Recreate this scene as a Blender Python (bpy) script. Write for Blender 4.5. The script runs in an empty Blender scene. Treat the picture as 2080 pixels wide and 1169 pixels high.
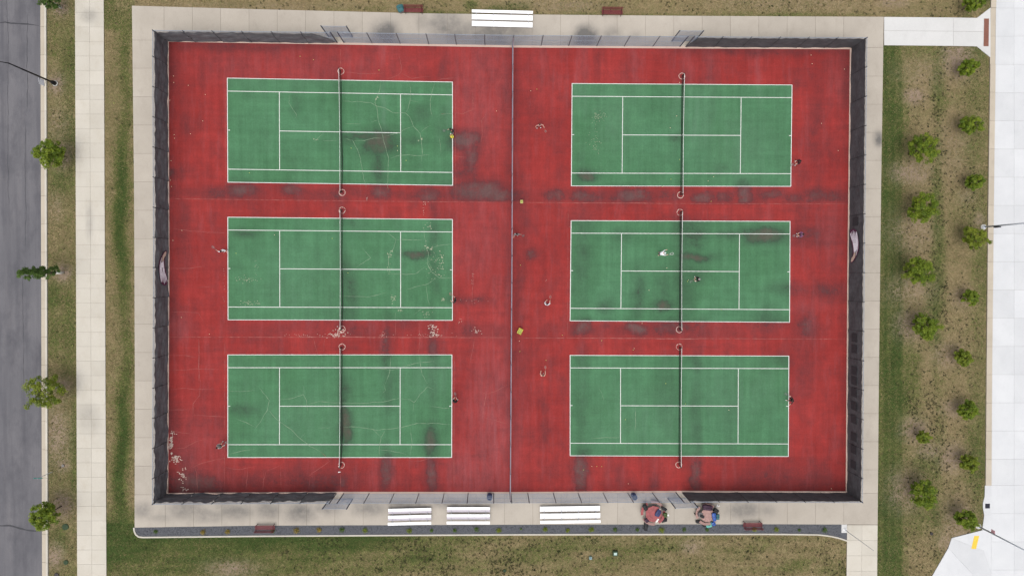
import bpy, bmesh, math, random
import numpy as np
from mathutils import Matrix, Vector

random.seed(7); rng = np.random.default_rng(7)
scene = bpy.context.scene
C = scene.collection

# ------------------------------------------------------------------ camera
FX = 1387.0; CX, CY = 1040.0, 584.5          # focal length and centre, photograph pixels (2080 wide)
NADIR = (1001.0, 555.0)                      # where the plumb line meets the picture
H = 73.4                                     # flying height in metres
_d = np.array([NADIR[0]-CX, -(NADIR[1]-CY), -FX]); _d /= np.linalg.norm(_d)
_Z = -_d; _X = np.array([1., 0, 0]) - _Z[0]*_Z; _X /= np.linalg.norm(_X); _Y = np.cross(_Z, _X)
RCAM = np.array([_X, _Y, _Z])
cam_data = bpy.data.cameras.new('camera'); cam = bpy.data.objects.new('camera', cam_data); C.objects.link(cam)
cam_data.sensor_fit = 'HORIZONTAL'; cam_data.sensor_width = 36.0; cam_data.lens = 36.0*FX/2080.0
cam_data.clip_start = 1.0; cam_data.clip_end = 3000.0
M4 = Matrix([[*RCAM[0], 0], [*RCAM[1], 0], [*RCAM[2], H], [0, 0, 0, 1]])
cam.matrix_world = M4
scene.camera = cam

# ------------------------------------------------------------------ sky, sun, exposure
SUN_EL, SUN_AZ = 74.0, 200.0                 # elevation, compass bearing of the sun (photograph up = north)
world = bpy.data.worlds.new('World'); scene.world = world; world.use_nodes = True
wn = world.node_tree.nodes; wl = world.node_tree.links; wn.clear()
sky = wn.new('ShaderNodeTexSky'); sky.sky_type = 'NISHITA'; sky.sun_disc = False
sky.sun_elevation = math.radians(SUN_EL); sky.sun_rotation = math.radians(SUN_AZ)
sky.air_density = 1.0; sky.dust_density = 4.0; sky.ozone_density = 1.0
hs = wn.new('ShaderNodeHueSaturation'); hs.inputs['Saturation'].default_value = 0.22   # cloud cover: a pale grey sky
bg = wn.new('ShaderNodeBackground'); bg.inputs['Strength'].default_value = 0.15
wo = wn.new('ShaderNodeOutputWorld')
wl.new(sky.outputs[0], hs.inputs['Color']); wl.new(hs.outputs[0], bg.inputs['Color']); wl.new(bg.outputs[0], wo.inputs['Surface'])
sd = bpy.data.lights.new('sun', 'SUN'); sd.energy = 0.8; sd.angle = math.radians(45); sd.color = (1.0, 0.965, 0.92)
so = bpy.data.objects.new('sun', sd); C.objects.link(so)
_az, _el = math.radians(SUN_AZ), math.radians(SUN_EL)
so.rotation_euler = Vector((math.sin(_az)*math.cos(_el), math.cos(_az)*math.cos(_el), math.sin(_el))).to_track_quat('Z', 'Y').to_euler()
so.location = (0, 0, 60)
scene.view_settings.view_transform = 'Standard'; scene.view_settings.look = 'None'
scene.view_settings.exposure = 0.62; scene.view_settings.gamma = 1.0
scene.cycles.max_bounces = 6

# ------------------------------------------------------------------ helpers
def P(u, v, z=0.0):
    """photograph pixel -> the point of the place at height z"""
    w = RCAM @ np.array([u-CX, -(v-CY), -FX]); t = (z-H)/w[2]
    return Vector((w[0]*t, w[1]*t, z))
def PX(x, y, z=0.0):
    """metres -> photograph pixels (arrays allowed)"""
    x = np.asarray(x, float); y = np.asarray(y, float)
    c0 = RCAM[0,0]*x+RCAM[1,0]*y+RCAM[2,0]*(z-H); c1 = RCAM[0,1]*x+RCAM[1,1]*y+RCAM[2,1]*(z-H); c2 = RCAM[0,2]*x+RCAM[1,2]*y+RCAM[2,2]*(z-H)
    return CX+FX*c0/-c2, CY-FX*c1/-c2
SC = 18.9                                    # photograph pixels per metre on the ground, about

def link(o, parent=None):
    C.objects.link(o)
    if parent is not None: o.parent = parent
    return o
def tag(o, label=None, cat=None, group=None, kind=None):
    for k, v in (('label', label), ('category', cat), ('group', group), ('kind', kind)):
        if v: o[k] = v
    return o
def empty(name, loc, rz=0.0, **kw):
    o = bpy.data.objects.new(name, None); o.location = loc; o.rotation_euler = (0, 0, rz); o.empty_display_size = 0.2
    link(o); return tag(o, **kw)
def mesh_obj(name, verts, faces, mats, parent=None, midx=None, smooth=False, attrs=None):
    me = bpy.data.meshes.new(name); me.from_pydata([tuple(v) for v in verts], [], [tuple(f) for f in faces])
    for m in (mats if isinstance(mats, (list, tuple)) else [mats]): me.materials.append(m)
    if midx is not None: me.polygons.foreach_set('material_index', np.asarray(midx, np.int32))
    if smooth: me.polygons.foreach_set('use_smooth', np.ones(len(me.polygons), bool))
    for k, a in (attrs or {}).items():
        at = me.attributes.new(k, 'FLOAT', 'POINT'); at.data.foreach_set('value', np.asarray(a, np.float32))
    me.update()
    return link(bpy.data.objects.new(name, me), parent)
def inst(name, me, parent=None, mat4=None):
    o = bpy.data.objects.new(name, me)
    if mat4 is not None: o.matrix_local = mat4
    return link(o, parent)

class MB:
    """collects shapes, builds ONE mesh object"""
    def __init__(s): s.v = []; s.f = []; s.m = []
    def add(s, vs, fs, m=0):
        b = len(s.v); s.v += [tuple(v) for v in vs]; s.f += [tuple(i+b for i in f) for f in fs]; s.m += [m]*len(fs); return s
    def box(s, lo, hi, m=0, T=None):
        x0, y0, z0 = lo; x1, y1, z1 = hi
        vs = [Vector(p) for p in ((x0,y0,z0),(x1,y0,z0),(x1,y1,z0),(x0,y1,z0),(x0,y0,z1),(x1,y0,z1),(x1,y1,z1),(x0,y1,z1))]
        if T is not None: vs = [T @ p for p in vs]
        return s.add(vs, [(0,3,2,1),(4,5,6,7),(0,1,5,4),(1,2,6,5),(2,3,7,6),(3,0,4,7)], m)
    def rbox(s, lo, hi, b, m=0, T=None):
        """box with its edges rounded off"""
        bm = bmesh.new(); bmesh.ops.create_cube(bm, size=1.0)
        c = [(lo[i]+hi[i])/2 for i in range(3)]; d = [hi[i]-lo[i] for i in range(3)]
        for v in bm.verts: v.co = Vector((c[0]+v.co.x*d[0], c[1]+v.co.y*d[1], c[2]+v.co.z*d[2]))
        bmesh.ops.bevel(bm, geom=bm.edges[:], offset=b, segments=2, affect='EDGES', profile=0.6)
        bm.verts.index_update()
        vs = [T @ v.co if T is not None else v.co.copy() for v in bm.verts]; fs = [[v.index for v in f.verts] for f in bm.faces]
        bm.free(); return s.add(vs, fs, m)
    def tube(s, pts, rad, n=8, m=0, cap=True):
        pts = [Vector(p) for p in pts]; rad = rad if isinstance(rad, (list, tuple)) else [rad]*len(pts)
        vs = []; ref = Vector((0, 0, 1))
        for i, p in enumerate(pts):
            t = (pts[min(i+1, len(pts)-1)]-pts[max(i-1, 0)]).normalized()
            r = ref if abs(t.dot(ref)) < 0.95 else Vector((1, 0, 0))
            a = t.cross(r).normalized(); b = t.cross(a)
            vs += [p+(a*math.cos(2*math.pi*k/n)+b*math.sin(2*math.pi*k/n))*rad[i] for k in range(n)]
        fs = [(i*n+k, i*n+(k+1) % n, (i+1)*n+(k+1) % n, (i+1)*n+k) for i in range(len(pts)-1) for k in range(n)]
        if cap: fs += [tuple(reversed(range(n))), tuple((len(pts)-1)*n+k for k in range(n))]
        return s.add(vs, fs, m)
    def lathe(s, prof, n=20, m=0, c=(0, 0, 0)):
        vs = [(c[0]+r*math.cos(2*math.pi*k/n), c[1]+r*math.sin(2*math.pi*k/n), c[2]+z) for r, z in prof for k in range(n)]
        fs = [(i*n+k, i*n+(k+1) % n, (i+1)*n+(k+1) % n, (i+1)*n+k) for i in range(len(prof)-1) for k in range(n)]
        fs += [tuple(reversed(range(n))), tuple((len(prof)-1)*n+k for k in range(n))]
        return s.add(vs, fs, m)
    def mesh(s, name, mats, smooth=False):
        me = bpy.data.meshes.new(name); me.from_pydata(s.v, [], s.f)
        for m in (mats if isinstance(mats, (list, tuple)) else [mats]): me.materials.append(m)
        me.polygons.foreach_set('material_index', np.asarray(s.m, np.int32))
        if smooth: me.polygons.foreach_set('use_smooth', np.ones(len(me.polygons), bool))
        me.update(); return me
    def build(s, name, mats, parent=None, smooth=False):
        return link(bpy.data.objects.new(name, s.mesh(name, mats, smooth)), parent)

ORD = ['first','second','third','fourth','fifth','sixth','seventh','eighth','ninth','tenth','eleventh','twelfth','thirteenth','fourteenth','fifteenth','sixteenth','seventeenth','eighteenth','nineteenth','twentieth','twenty-first','twenty-second','twenty-third','twenty-fourth','twenty-fifth']

# ------------------------------------------------------------------ materials
class NT:
    def __init__(s, name):
        s.mat = bpy.data.materials.new(name); s.mat.use_nodes = True
        s.n = s.mat.node_tree.nodes; s.l = s.mat.node_tree.links
        s.b = s.n['Principled BSDF']; s.b.inputs['Roughness'].default_value = 0.85; s.b.inputs['Specular IOR Level'].default_value = 0.25
    def new(s, t): return s.n.new('ShaderNode'+t)
    def put(s, sock, v):
        if hasattr(v, 'links') or isinstance(v, bpy.types.NodeSocket): s.l.new(v, sock)
        else: sock.default_value = v
    def pos(s):
        return s.new('NewGeometry').outputs['Position']
    def noise(s, scale, detail=3.0, rough=0.55, vec=None, stretch=None):
        vec = vec if vec is not None else s.pos()
        if stretch:
            mp = s.new('Mapping'); mp.inputs['Scale'].default_value = stretch; s.l.new(vec, mp.inputs['Vector']); vec = mp.outputs[0]
        t = s.new('TexNoise'); t.inputs['Scale'].default_value = scale; t.inputs['Detail'].default_value = detail; t.inputs['Roughness'].default_value = rough
        s.l.new(vec, t.inputs['Vector']); return t.outputs['Fac']
    def ramp(s, v, lo, hi, a=0.0, b=1.0):
        r = s.new('MapRange'); r.inputs['From Min'].default_value = lo; r.inputs['From Max'].default_value = hi
        r.inputs['To Min'].default_value = a; r.inputs['To Max'].default_value = b; s.put(r.inputs['Value'], v); return r.outputs[0]
    def math(s, op, a, b=0.0):
        m = s.new('Math'); m.operation = op; s.put(m.inputs[0], a); s.put(m.inputs[1], b); return m.outputs[0]
    def mix(s, f, a, b, mode='MIX'):
        m = s.new('Mix'); m.data_type = 'RGBA'; m.blend_type = mode; m.clamp_factor = True
        s.put(m.inputs[0], f)
        s.put(m.inputs[6], (*a, 1.0) if isinstance(a, tuple) and len(a) == 3 else a)
        s.put(m.inputs[7], (*b, 1.0) if isinstance(b, tuple) and len(b) == 3 else b); return m.outputs[2]
    def attr(s, name):
        a = s.new('Attribute'); a.attribute_name = name; return a.outputs['Fac']
    def scale(s, col, f):
        m = s.new('VectorMath'); m.operation = 'SCALE'; s.put(m.inputs[0], col); s.put(m.inputs['Scale'], f); return m.outputs[0]
    def bump(s, h, strength=0.3, dist=0.01):
        b = s.new('Bump'); b.inputs['Strength'].default_value = strength; b.inputs['Distance'].default_value = dist
        s.l.new(h, b.inputs['Height']); s.l.new(b.outputs[0], s.b.inputs['Normal'])
    def done(s, col, rough=None):
        s.put(s.b.inputs['Base Color'], (*col, 1.0) if isinstance(col, tuple) and len(col) == 3 else col)
        if rough is not None: s.put(s.b.inputs['Roughness'], rough)
        return s.mat
_simple = {}
def mat(name, col, rough=0.7, metal=0.0, vary=0.18, sc=9.0):
    if name in _simple: return _simple[name]
    t = NT(name); n = t.noise(sc, 3.0); c = t.scale(t.mix(0.0, col, col), t.ramp(n, 0.25, 0.75, 1-vary, 1+vary))
    t.b.inputs['Metallic'].default_value = metal; _simple[name] = t.done(c, rough); return _simple[name]

def court_mat(name, base, alt, stain_col, fade_col, grime=1.0):
    t = NT(name)
    big = t.noise(0.11, 4.0); c = t.mix(t.ramp(big, 0.35, 0.68), base, alt)
    strk = t.noise(1.0, 4.0, 0.65, stretch=(1.9, 0.07, 1)); c = t.scale(c, t.ramp(strk, 0.25, 0.8, 0.86, 1.16))
    hs_ = t.noise(1.0, 4.0, 0.65, stretch=(0.09, 1.7, 1)); c = t.scale(c, t.ramp(hs_, 0.25, 0.8, 0.91, 1.10))
    blot = t.noise(0.7, 5.0, 0.6); c = t.scale(c, t.ramp(blot, 0.3, 0.75, 0.90, 1.10))
    fa = t.math('MULTIPLY', t.attr('fade'), t.ramp(t.noise(1.0, 5.0, 0.7, stretch=(2.2, 0.22, 1)), 0.25, 0.72)); c = t.mix(fa, c, fade_col)
    edge = t.noise(0.8, 7.0, 0.72); at_ = t.attr('stain')
    soft = t.math('MULTIPLY', t.math('MULTIPLY', at_, t.ramp(edge, 0.25, 0.58, 0.45, 1.1)), t.ramp(strk, 0.25, 0.75, 0.8, 1.15))
    e2 = t.noise(2.4, 7.0, 0.75); val = t.math('ADD', at_, t.math('ADD', t.ramp(edge, 0.2, 0.8, -.26, .26), t.ramp(e2, 0.2, 0.8, -.16, .16)))
    crisp = t.math('MULTIPLY', t.ramp(val, 0.33, 0.66), t.ramp(e2, 0.25, 0.7, 0.5, 0.95)); st = t.math('MAXIMUM', soft, crisp)
    sc_ = t.mix(t.ramp(val, 0.62, 1.0), stain_col[0], stain_col[1]); c = t.mix(t.math('MINIMUM', st, 0.90), c, sc_)
    c = t.mix(t.ramp(t.noise(0.5, 6.0, 0.7, stretch=(1, .6, 1)), 0.44, 0.76, 0.0, 0.55*grime), c, stain_col[0])
    c = t.mix(t.ramp(t.noise(1.0, 6.0, 0.75, stretch=(.9, .12, 1)), 0.52, 0.78, 0.0, 0.40*grime), c, fade_col); c = t.mix(t.ramp(t.noise(1.0, 6.0, 0.75, stretch=(.13, .8, 1)), 0.53, 0.78, 0.0, 0.35*grime), c, stain_col[0])
    fine = t.noise(6.0, 3.0, 0.7); c = t.scale(c, t.ramp(fine, 0.25, 0.75, 0.88, 1.12))
    t.bump(t.noise(60.0, 2.0), 0.25, 0.004)
    t.b.inputs['Specular IOR Level'].default_value = 0.12
    return t.done(c, 0.9)
M_RED = court_mat('court_red', (0.200, 0.0230, 0.0212), (0.246, 0.0305, 0.0278), ((0.066, 0.025, 0.028), (0.088, 0.058, 0.056)), (0.235, 0.070, 0.076))
M_GREEN = court_mat('court_green', (0.050, 0.132, 0.063), (0.059, 0.150, 0.077), ((0.030, 0.046, 0.033), (0.068, 0.058, 0.047)), (0.10, 0.18, 0.12), 0.4)
def paint_mat():
    t = NT('court_line_paint'); n = t.noise(2.0, 5.0, 0.7); return t.done(t.mix(t.ramp(n, 0.3, 0.75), (0.46, 0.47, 0.45), (0.60, 0.60, 0.57)), 0.7)
M_LINE = paint_mat()

def concrete(name, a, b, dirt, stains=True, rnd=0.05):
    t = NT(name); n1 = t.noise(0.35, 5.0, 0.6); c = t.mix(t.ramp(n1, 0.3, 0.7), a, b)
    n2 = t.noise(1.1, 6.0, 0.7, stretch=(1, 0.55, 1)); c = t.mix(t.ramp(n2, 0.52, 0.80, 0.0, 0.5), c, dirt)
    oi = t.new('ObjectInfo'); c = t.scale(c, t.ramp(oi.outputs['Random'], 0, 1, 1-rnd, 1+rnd*0.6))
    fine = t.noise(14.0, 4.0, 0.75); c = t.scale(c, t.ramp(fine, 0.25, 0.75, 0.93, 1.07))
    if stains:
        st = t.math('MULTIPLY', t.attr('stain'), t.ramp(t.noise(0.8, 6.0, 0.7), 0.25, 0.6, 0.55, 1.4)); c = t.mix(t.math('MINIMUM', st, 0.95), c, (0.112, 0.106, 0.100))
    t.bump(t.noise(45.0, 3.0), 0.2, 0.004); return t.done(c, 0.9)
M_APRON = concrete('concrete_apron', (0.325, 0.290, 0.246), (0.370, 0.332, 0.284), (0.255, 0.225, 0.19))
M_WALK = concrete('concrete_walk', (0.398, 0.368, 0.315), (0.440, 0.410, 0.358), (0.335, 0.290, 0.225))
M_KERB = concrete('concrete_kerb', (0.36, 0.315, 0.25), (0.40, 0.35, 0.285), (0.27, 0.235, 0.19), False)
M_BRIGHT = concrete('concrete_new', (0.445, 0.450, 0.460), (0.49, 0.494, 0.50), (0.405, 0.408, 0.415), False, 0.05)
M_PALE = concrete('concrete_pale', (0.44, 0.435, 0.425), (0.48, 0.475, 0.465), (0.39, 0.38, 0.37), False, 0.04)
M_JOINT = mat('joint_dirt', (0.16, 0.135, 0.105), 0.95)
M_STRIP = concrete('concrete_strip', (0.40, 0.285, 0.235), (0.45, 0.34, 0.285), (0.34, 0.21, 0.18), False)

def asphalt_mat():
    t = NT('asphalt'); c = t.mix(t.ramp(t.noise(0.25, 5.0, 0.6, stretch=(1, 0.5, 1)), 0.3, 0.7), (0.092, 0.090, 0.099), (0.128, 0.123, 0.131))
    s1 = t.noise(0.75, 4.0, 0.6, stretch=(1.5, 0.055, 1)); c = t.mix(t.ramp(s1, 0.46, 0.70, 0, 0.55), c, (0.060, 0.059, 0.068))
    s2 = t.noise(1.3, 4.0, 0.6, stretch=(1.6, 0.10, 1)); c = t.mix(t.ramp(s2, 0.55, 0.78, 0, 0.3), c, (0.17, 0.155, 0.155)); bl_ = t.noise(0.45, 6.0, 0.7, stretch=(1, .45, 1)); c = t.mix(t.ramp(bl_, 0.48, 0.68, 0, 0.65), c, (0.060, 0.059, 0.068))
    f = t.noise(30.0, 3.0, 0.8); c = t.scale(c, t.ramp(f, 0.25, 0.75, 0.82, 1.18)); t.bump(t.noise(70.0, 2.0), 0.4, 0.006)
    return t.done(c, 0.9)
M_ASPH = asphalt_mat()
M_SEAL = mat('crack_sealer', (0.035, 0.035, 0.040), 0.6)

DRY, GRN, LUSH, SOIL = (0.202, 0.157, 0.083), (0.092, 0.100, 0.029), (0.036, 0.060, 0.012), (0.205, 0.152, 0.112)
def lawn_mat():
    t = NT('lawn_turf')
    g = t.attr('green'); n = t.noise(0.9, 6.0, 0.75); n2 = t.noise(4.5, 5.0, 0.8)
    gg = t.math('ADD', g, t.math('ADD', t.math('ADD', t.ramp(n, 0.2, 0.8, -0.42, 0.42), t.ramp(t.noise(0.33, 5.0, 0.6), 0.25, 0.75, -0.28, 0.28)), t.ramp(n2, 0.2, 0.8, -0.22, 0.22)))
    c = t.mix(t.ramp(gg, 0.05, 0.55), DRY, GRN); c = t.mix(t.ramp(gg, 0.55, 1.0), c, LUSH)
    bb = t.math('MULTIPLY', t.attr('bare'), t.ramp(t.noise(2.2, 5.0, 0.7), 0.25, 0.6, 0.55, 1.25)); c = t.mix(bb, c, SOIL)
    fine = t.noise(11.0, 5.0, 0.85); c = t.scale(c, t.ramp(fine, 0.25, 0.75, 0.50, 1.50))
    t.bump(t.noise(22.0, 4.0, 0.8), 0.8, 0.04); return t.done(c, 0.95)
M_LAWN = lawn_mat()
def blade_mat(name, dark=1.0):
    t = NT(name); g = t.attr('green'); c = t.mix(t.ramp(g, 0.1, 0.6), tuple(x*1.10*dark for x in (0.228, 0.172, 0.090)), tuple(x*dark for x in (0.104, 0.110, 0.034)))
    c = t.mix(t.ramp(g, 0.6, 1.05), c, tuple(x*dark for x in (0.040, 0.068, 0.013))); return t.done(c, 0.8)
M_BLADE = blade_mat('grass_blades')
def gravel_mat():
    t = NT('gravel'); n = t.noise(16.0, 4.0, 0.85); c = t.mix(t.ramp(n, 0.3, 0.7), (0.045, 0.047, 0.054), (0.108, 0.111, 0.122)); t.bump(n, 0.8, 0.03); return t.done(c, 0.85)
M_GRAVEL = gravel_mat()
M_STONE = mat('gravel_stone', (0.072, 0.075, 0.085), 0.8, vary=0.5, sc=5.0)

# ------------------------------------------------------------------ ground: lawn sheet
def blobs(u, v, lst):
    out = np.zeros_like(u, float)
    for b in lst:
        x, y, rx, ry, s = b[:5]; m = (np.abs(u-x) < rx*2.2) & (np.abs(v-y) < ry*2.2)
        if not m.any(): continue
        q = np.zeros_like(u, float); d = ((u[m]-x)/rx)**2+((v[m]-y)/ry)**2
        q[m] = s*np.exp(-np.power(d, 1.35)*0.62); out = np.maximum(out, q)
    return out
LAWN_BARE = [(123,17,16,16,1),(113,172,17,22,.9),(128,316,20,26,.75),(128,554,17,17,1),(127,784,18,18,.8),(126,1026,22,24,.95),(128,944,13,13,.9),(118,250,22,30,.5),(115,880,24,60,.75),(110,1130,18,26,.9),(112,420,14,30,.45),
  (1858,195,20,16,1),(1945,118,30,40,.9),(1935,300,30,60,.35),(1850,350,40,22,.8),(1850,470,45,40,.55),(1850,590,50,32,.55),(1850,660,30,30,.8),(1858,872,26,24,.85),(1840,995,34,40,.75),(1932,930,24,28,.8),(1940,830,24,16,.8),(1925,720,28,22,.7),(1945,1060,30,50,.65),(1930,1100,30,22,.6),(1955,605,22,20,.55),(1965,400,18,14,.5),(1880,150,60,30,.35),
  (1890,915,26,16,.7),(1990,450,10,20,.7),(1405,1110,20,14,.7),(470,1155,50,16,.75),(1160,12,60,10,.5),(1815,5,30,10,.7),(520,12,200,7,.3),(1100,8,120,12,.3),(1600,8,150,12,.3)]
LAWN_GREEN = [(1012,18,22,8,.8),(1050,14,26,9,.9),(957,10,14,10,.9),(900,26,60,5,.6),(1300,31,220,4,.45),(710,18,60,6,.3),(1600,31,200,4,.5),
  (1905,175,14,60,.55),(1905,500,14,160,.6),(1895,620,14,60,.8),(1880,940,26,40,.7),(1850,760,20,90,.6),(1830,700,12,60,.6),(1975,250,20,160,.35),(1990,560,14,80,.35),(1985,900,22,120,.5),(1960,430,30,40,.35),(1880,1040,50,40,.5),
  (130,370,22,30,.4),(108,600,12,30,.55),(140,140,20,60,.55),(140,240,16,60,.45),(120,1095,16,30,.6),(140,700,14,90,.4),(110,690,12,40,.4),(150,900,6,200,.3),
  (1700,1160,40,16,.6),(1610,1148,40,8,.5),(1090,1125,60,20,.35),(880,1135,60,20,.4),(1330,1112,90,10,.3),(700,1100,200,14,.5),(1200,1108,90,10,.45)]
def lawn_maps(u, v):
    g = np.full(u.shape, 0.34)
    w = v+6*np.sin(u*0.05)
    # strip between the kerb and the walk
    m = (u > 80) & (u < 160); g[m] = 0.32+0.10*np.sin(v[m]*0.021+1.0)
    # strip between the walk and the courts
    m = (u >= 160) & (u < 275) & (v < 1085)
    cx = 250+6*np.sin(v*0.011)+3*np.sin(v*.037)
    g[m] = (0.16+0.95*np.exp(-((u-cx)/15.0)**2)*(0.72+0.28*np.sin(v*0.013+2.2)))[m]
    k_ = np.clip((v-1020)/65, 0, 1); g[m] = (g*(1-k_)+.93*k_)[m]
    m2 = m & (v < 60); g[m2] = 0.5
    m2 = m & (v >= 60) & (v < 95); g[m2] *= 0.75
    # north lawn, dry
    m = (v < 40) & (u > 275) & (u < 1990); g[m] = 0.10+0.07*np.sin(u[m]*0.017)
    # south lawn: green in the west, dry in the east
    m = (v > 1062) & (u > 160) & (u < 1725); gs = np.interp(u, [160, 330, 560, 720, 860, 1010, 1300, 1500, 1725], [.95, .82, .72, .60, .36, .26, .28, .22, .18])
    g[m] = (gs*np.interp(v, [1085, 1098, 1135, 1170], [1.15, 1.05, .92, .72])+0.08*np.sin(u*0.03+v*0.09))[m]
    # east lawn
    m = (u >= 1775) & (v > 85); ge = np.interp(u+4*np.sin(v*0.02), [1780, 1800, 1825, 1846, 1890, 1904, 1925, 1960, 1998], [.62, .86, .78, .20, .10, .32, .08, .12, .30])
    g[m] = ge[m]
    m = (u >= 1775) & (v > 85) & (v < 150); g[m] = np.maximum(g[m], 0.55-(v[m]-85)/150)
    m = (u >= 1785) & (u < 1842) & (v > 100); g[m] += 0.10*np.sin(u[m]*.42)
    m = (v > 1090) & (u > 220) & (u < 1720); g[m] += 0.07*np.sin(v[m]*.30+.4*np.sin(u[m]*.01))
    bump = blobs(u, v, LAWN_GREEN); g = g+bump*0.65
    b = blobs(u, v, LAWN_BARE)
    return g, b
u0, v0 = P(-20, -15)[:2]; u1, v1 = P(2100, 1185)[:2]
xs = np.concatenate([[-900, -400, -200, -110, -80], np.arange(u0, u1+.01, 0.30), [80, 110, 200, 400, 900]])
ys = np.concatenate([[-900, -400, -200, -100, -60], np.arange(v1, v0+.01, 0.30), [60, 100, 200, 400, 900]])
gx, gy = np.meshgrid(xs, ys); nx, ny = len(xs), len(ys)
gz = 0.008*np.sin(gx*0.9+gy*1.7)+0.006*np.sin(gx*2.3-gy*1.1)-0.055
pu, pv = PX(gx.ravel(), gy.ravel()); g, b = lawn_maps(pu, pv)
ii = (np.arange(ny-1)[:, None]*nx+np.arange(nx-1)[None, :]).ravel()
lawn = mesh_obj('lawn', np.stack([gx.ravel(), gy.ravel(), gz.ravel()], 1), np.stack([ii, ii+1, ii+nx+1, ii+nx], 1), M_LAWN, smooth=True, attrs={'green': g, 'bare': b})
tag(lawn, 'patchy green and straw coloured lawn around the courts', kind='structure')

# ------------------------------------------------------------------ paved ground
APRON_STAINS = [(783,72,22,24,1.0),(785,88,26,12,.9),(905,50,34,26,.6),(860,45,14,16,.35),(950,68,60,20,.55),(1010,68,60,18,.65),(1000,84,40,10,.7),(1190,72,20,17,1.0),(1190,85,26,9,.9),(1243,72,16,16,.4),(1290,75,12,10,.25),
  (1784,283,8,12,1.0),(545,1035,26,16,.55),(610,1040,30,18,.65),(665,1032,30,12,.5),(750,1030,34,14,.55),(940,1022,60,9,.6),(830,1025,46,9,.65),(1325,1026,24,7,.55),(1510,1035,36,16,.55),(1555,1035,20,12,.35),(380,1035,40,16,.5),(420,1045,40,14,.45),(480,1038,36,14,.55),(290,1035,18,14,.45),(330,1050,30,8,.3),(1437,1022,26,7,.45),(1160,1022,50,6,.4),(455,1030,20,12,.4)]
WALK_STAINS = [(180,33,16,12,.35),(182,450,6,30,.3),(180,850,20,24,.25)]
def patch(name, quad, zt, m, parent, depth=0.12, gap=0.02, n=1, stains=None, nu=None):
    """a slab: quad = four corners in photograph pixels (clockwise from upper left)"""
    q = [P(*c) for c in quad]; cen = sum(q, Vector())/4
    def shrink(i):
        p = q[i]; a = (q[(i+1) % 4]-p).normalized(); b_ = (q[(i-1) % 4]-p).normalized(); return p+(a+b_)*gap*0.5
    q = [shrink(i) for i in range(4)]; nu = nu or n; nv = n
    vs = []; st = []
    for j in range(nv+1):
        for i in range(nu+1):
            a = q[0].lerp(q[1], i/nu); b_ = q[3].lerp(q[2], i/nu); p = a.lerp(b_, j/nv); vs.append((p.x-cen.x, p.y-cen.y, zt))
    fs = [(j*(nu+1)+i, (j+1)*(nu+1)+i, (j+1)*(nu+1)+i+1, j*(nu+1)+i+1) for j in range(nv) for i in range(nu)]
    cor = [0, nu, (nv+1)*(nu+1)-1, nv*(nu+1)]; bse = len(vs)
    vs += [(vs[k][0], vs[k][1], zt) for k in cor]+[(vs[k][0], vs[k][1], zt-depth) for k in cor]
    for k in range(4): fs.append((bse+k, bse+(k+1) % 4, bse+4+(k+1) % 4, bse+4+k))
    at = None
    if stains is not None:
        w = np.array(vs); uu, vv = PX(w[:, 0]+cen.x, w[:, 1]+cen.y); at = {'stain': blobs(uu, vv, stains)}
    o = mesh_obj(name, vs, fs, m, parent, attrs=at); o.location = (cen.x, cen.y, 0); return o
def sheet(name, poly, z, m, label=None, n_z=None, kind='structure'):
    """a flat piece of ground with the outline poly (pixels), closed downwards"""
    pts = [P(*p) for p in poly]; k = len(pts)
    vs = [(p.x, p.y, z) for p in pts]+[(p.x, p.y, z-0.10) for p in pts]
    bm = bmesh.new(); bv = [bm.verts.new(v) for v in vs]; f = bm.faces.new(bv[:k]); bmesh.ops.triangulate(bm, faces=[f])
    for i in range(k): bm.faces.new((bv[i], bv[(i+1) % k], bv[k+(i+1) % k], bv[k+i]))
    bmesh.ops.recalc_face_normals(bm, faces=bm.faces[:])
    me = bpy.data.meshes.new(name); bm.to_mesh(me); bm.free(); me.materials.append(m)
    return tag(link(bpy.data.objects.new(name, me)), label, kind=kind)
def near_stain(quad, lst):
    us = [c[0] for c in quad]; vs = [c[1] for c in quad]
    return any(min(us) < x+1.6*rx and max(us) > x-1.6*rx and min(vs) < y+1.6*ry and max(vs) > y-1.6*ry for x, y, rx, ry, s in lst)

# asphalt street with its kerb on the west
def X_(u_top, u_bot): return lambda v: u_top+(u_bot-u_top)*v/1169.0
road_e, gut_e, kerb_e = X_(81.5, 85), X_(90.5, 94), X_(95, 98.5)
road = sheet('road', [(-420, -160), (road_e(-160), -160), (road_e(1330), 1330), (-420, 1330)], -0.02, M_ASPH, 'worn grey asphalt street with dark wheel tracks')
kerb = sheet('kerb', [(road_e(-160)-.5, -160), (kerb_e(-160), -160), (kerb_e(1330), 1330), (road_e(1330)-.5, 1330)], -0.035, M_JOINT, 'pale concrete gutter and kerb along the asphalt street')
v = -60.0
while v < 1240:
    w = v+57.2
    patch('gutter_slab', [(road_e(v), v), (gut_e(v), v), (gut_e(w), w), (road_e(w), w)], -0.008, M_KERB, kerb, gap=0.03)
    patch('kerb_stone', [(gut_e(v), v), (kerb_e(v), v), (kerb_e(w), w), (gut_e(w), w)], 0.11, M_WALK, kerb, 0.2, gap=0.025)
    v = w
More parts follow.
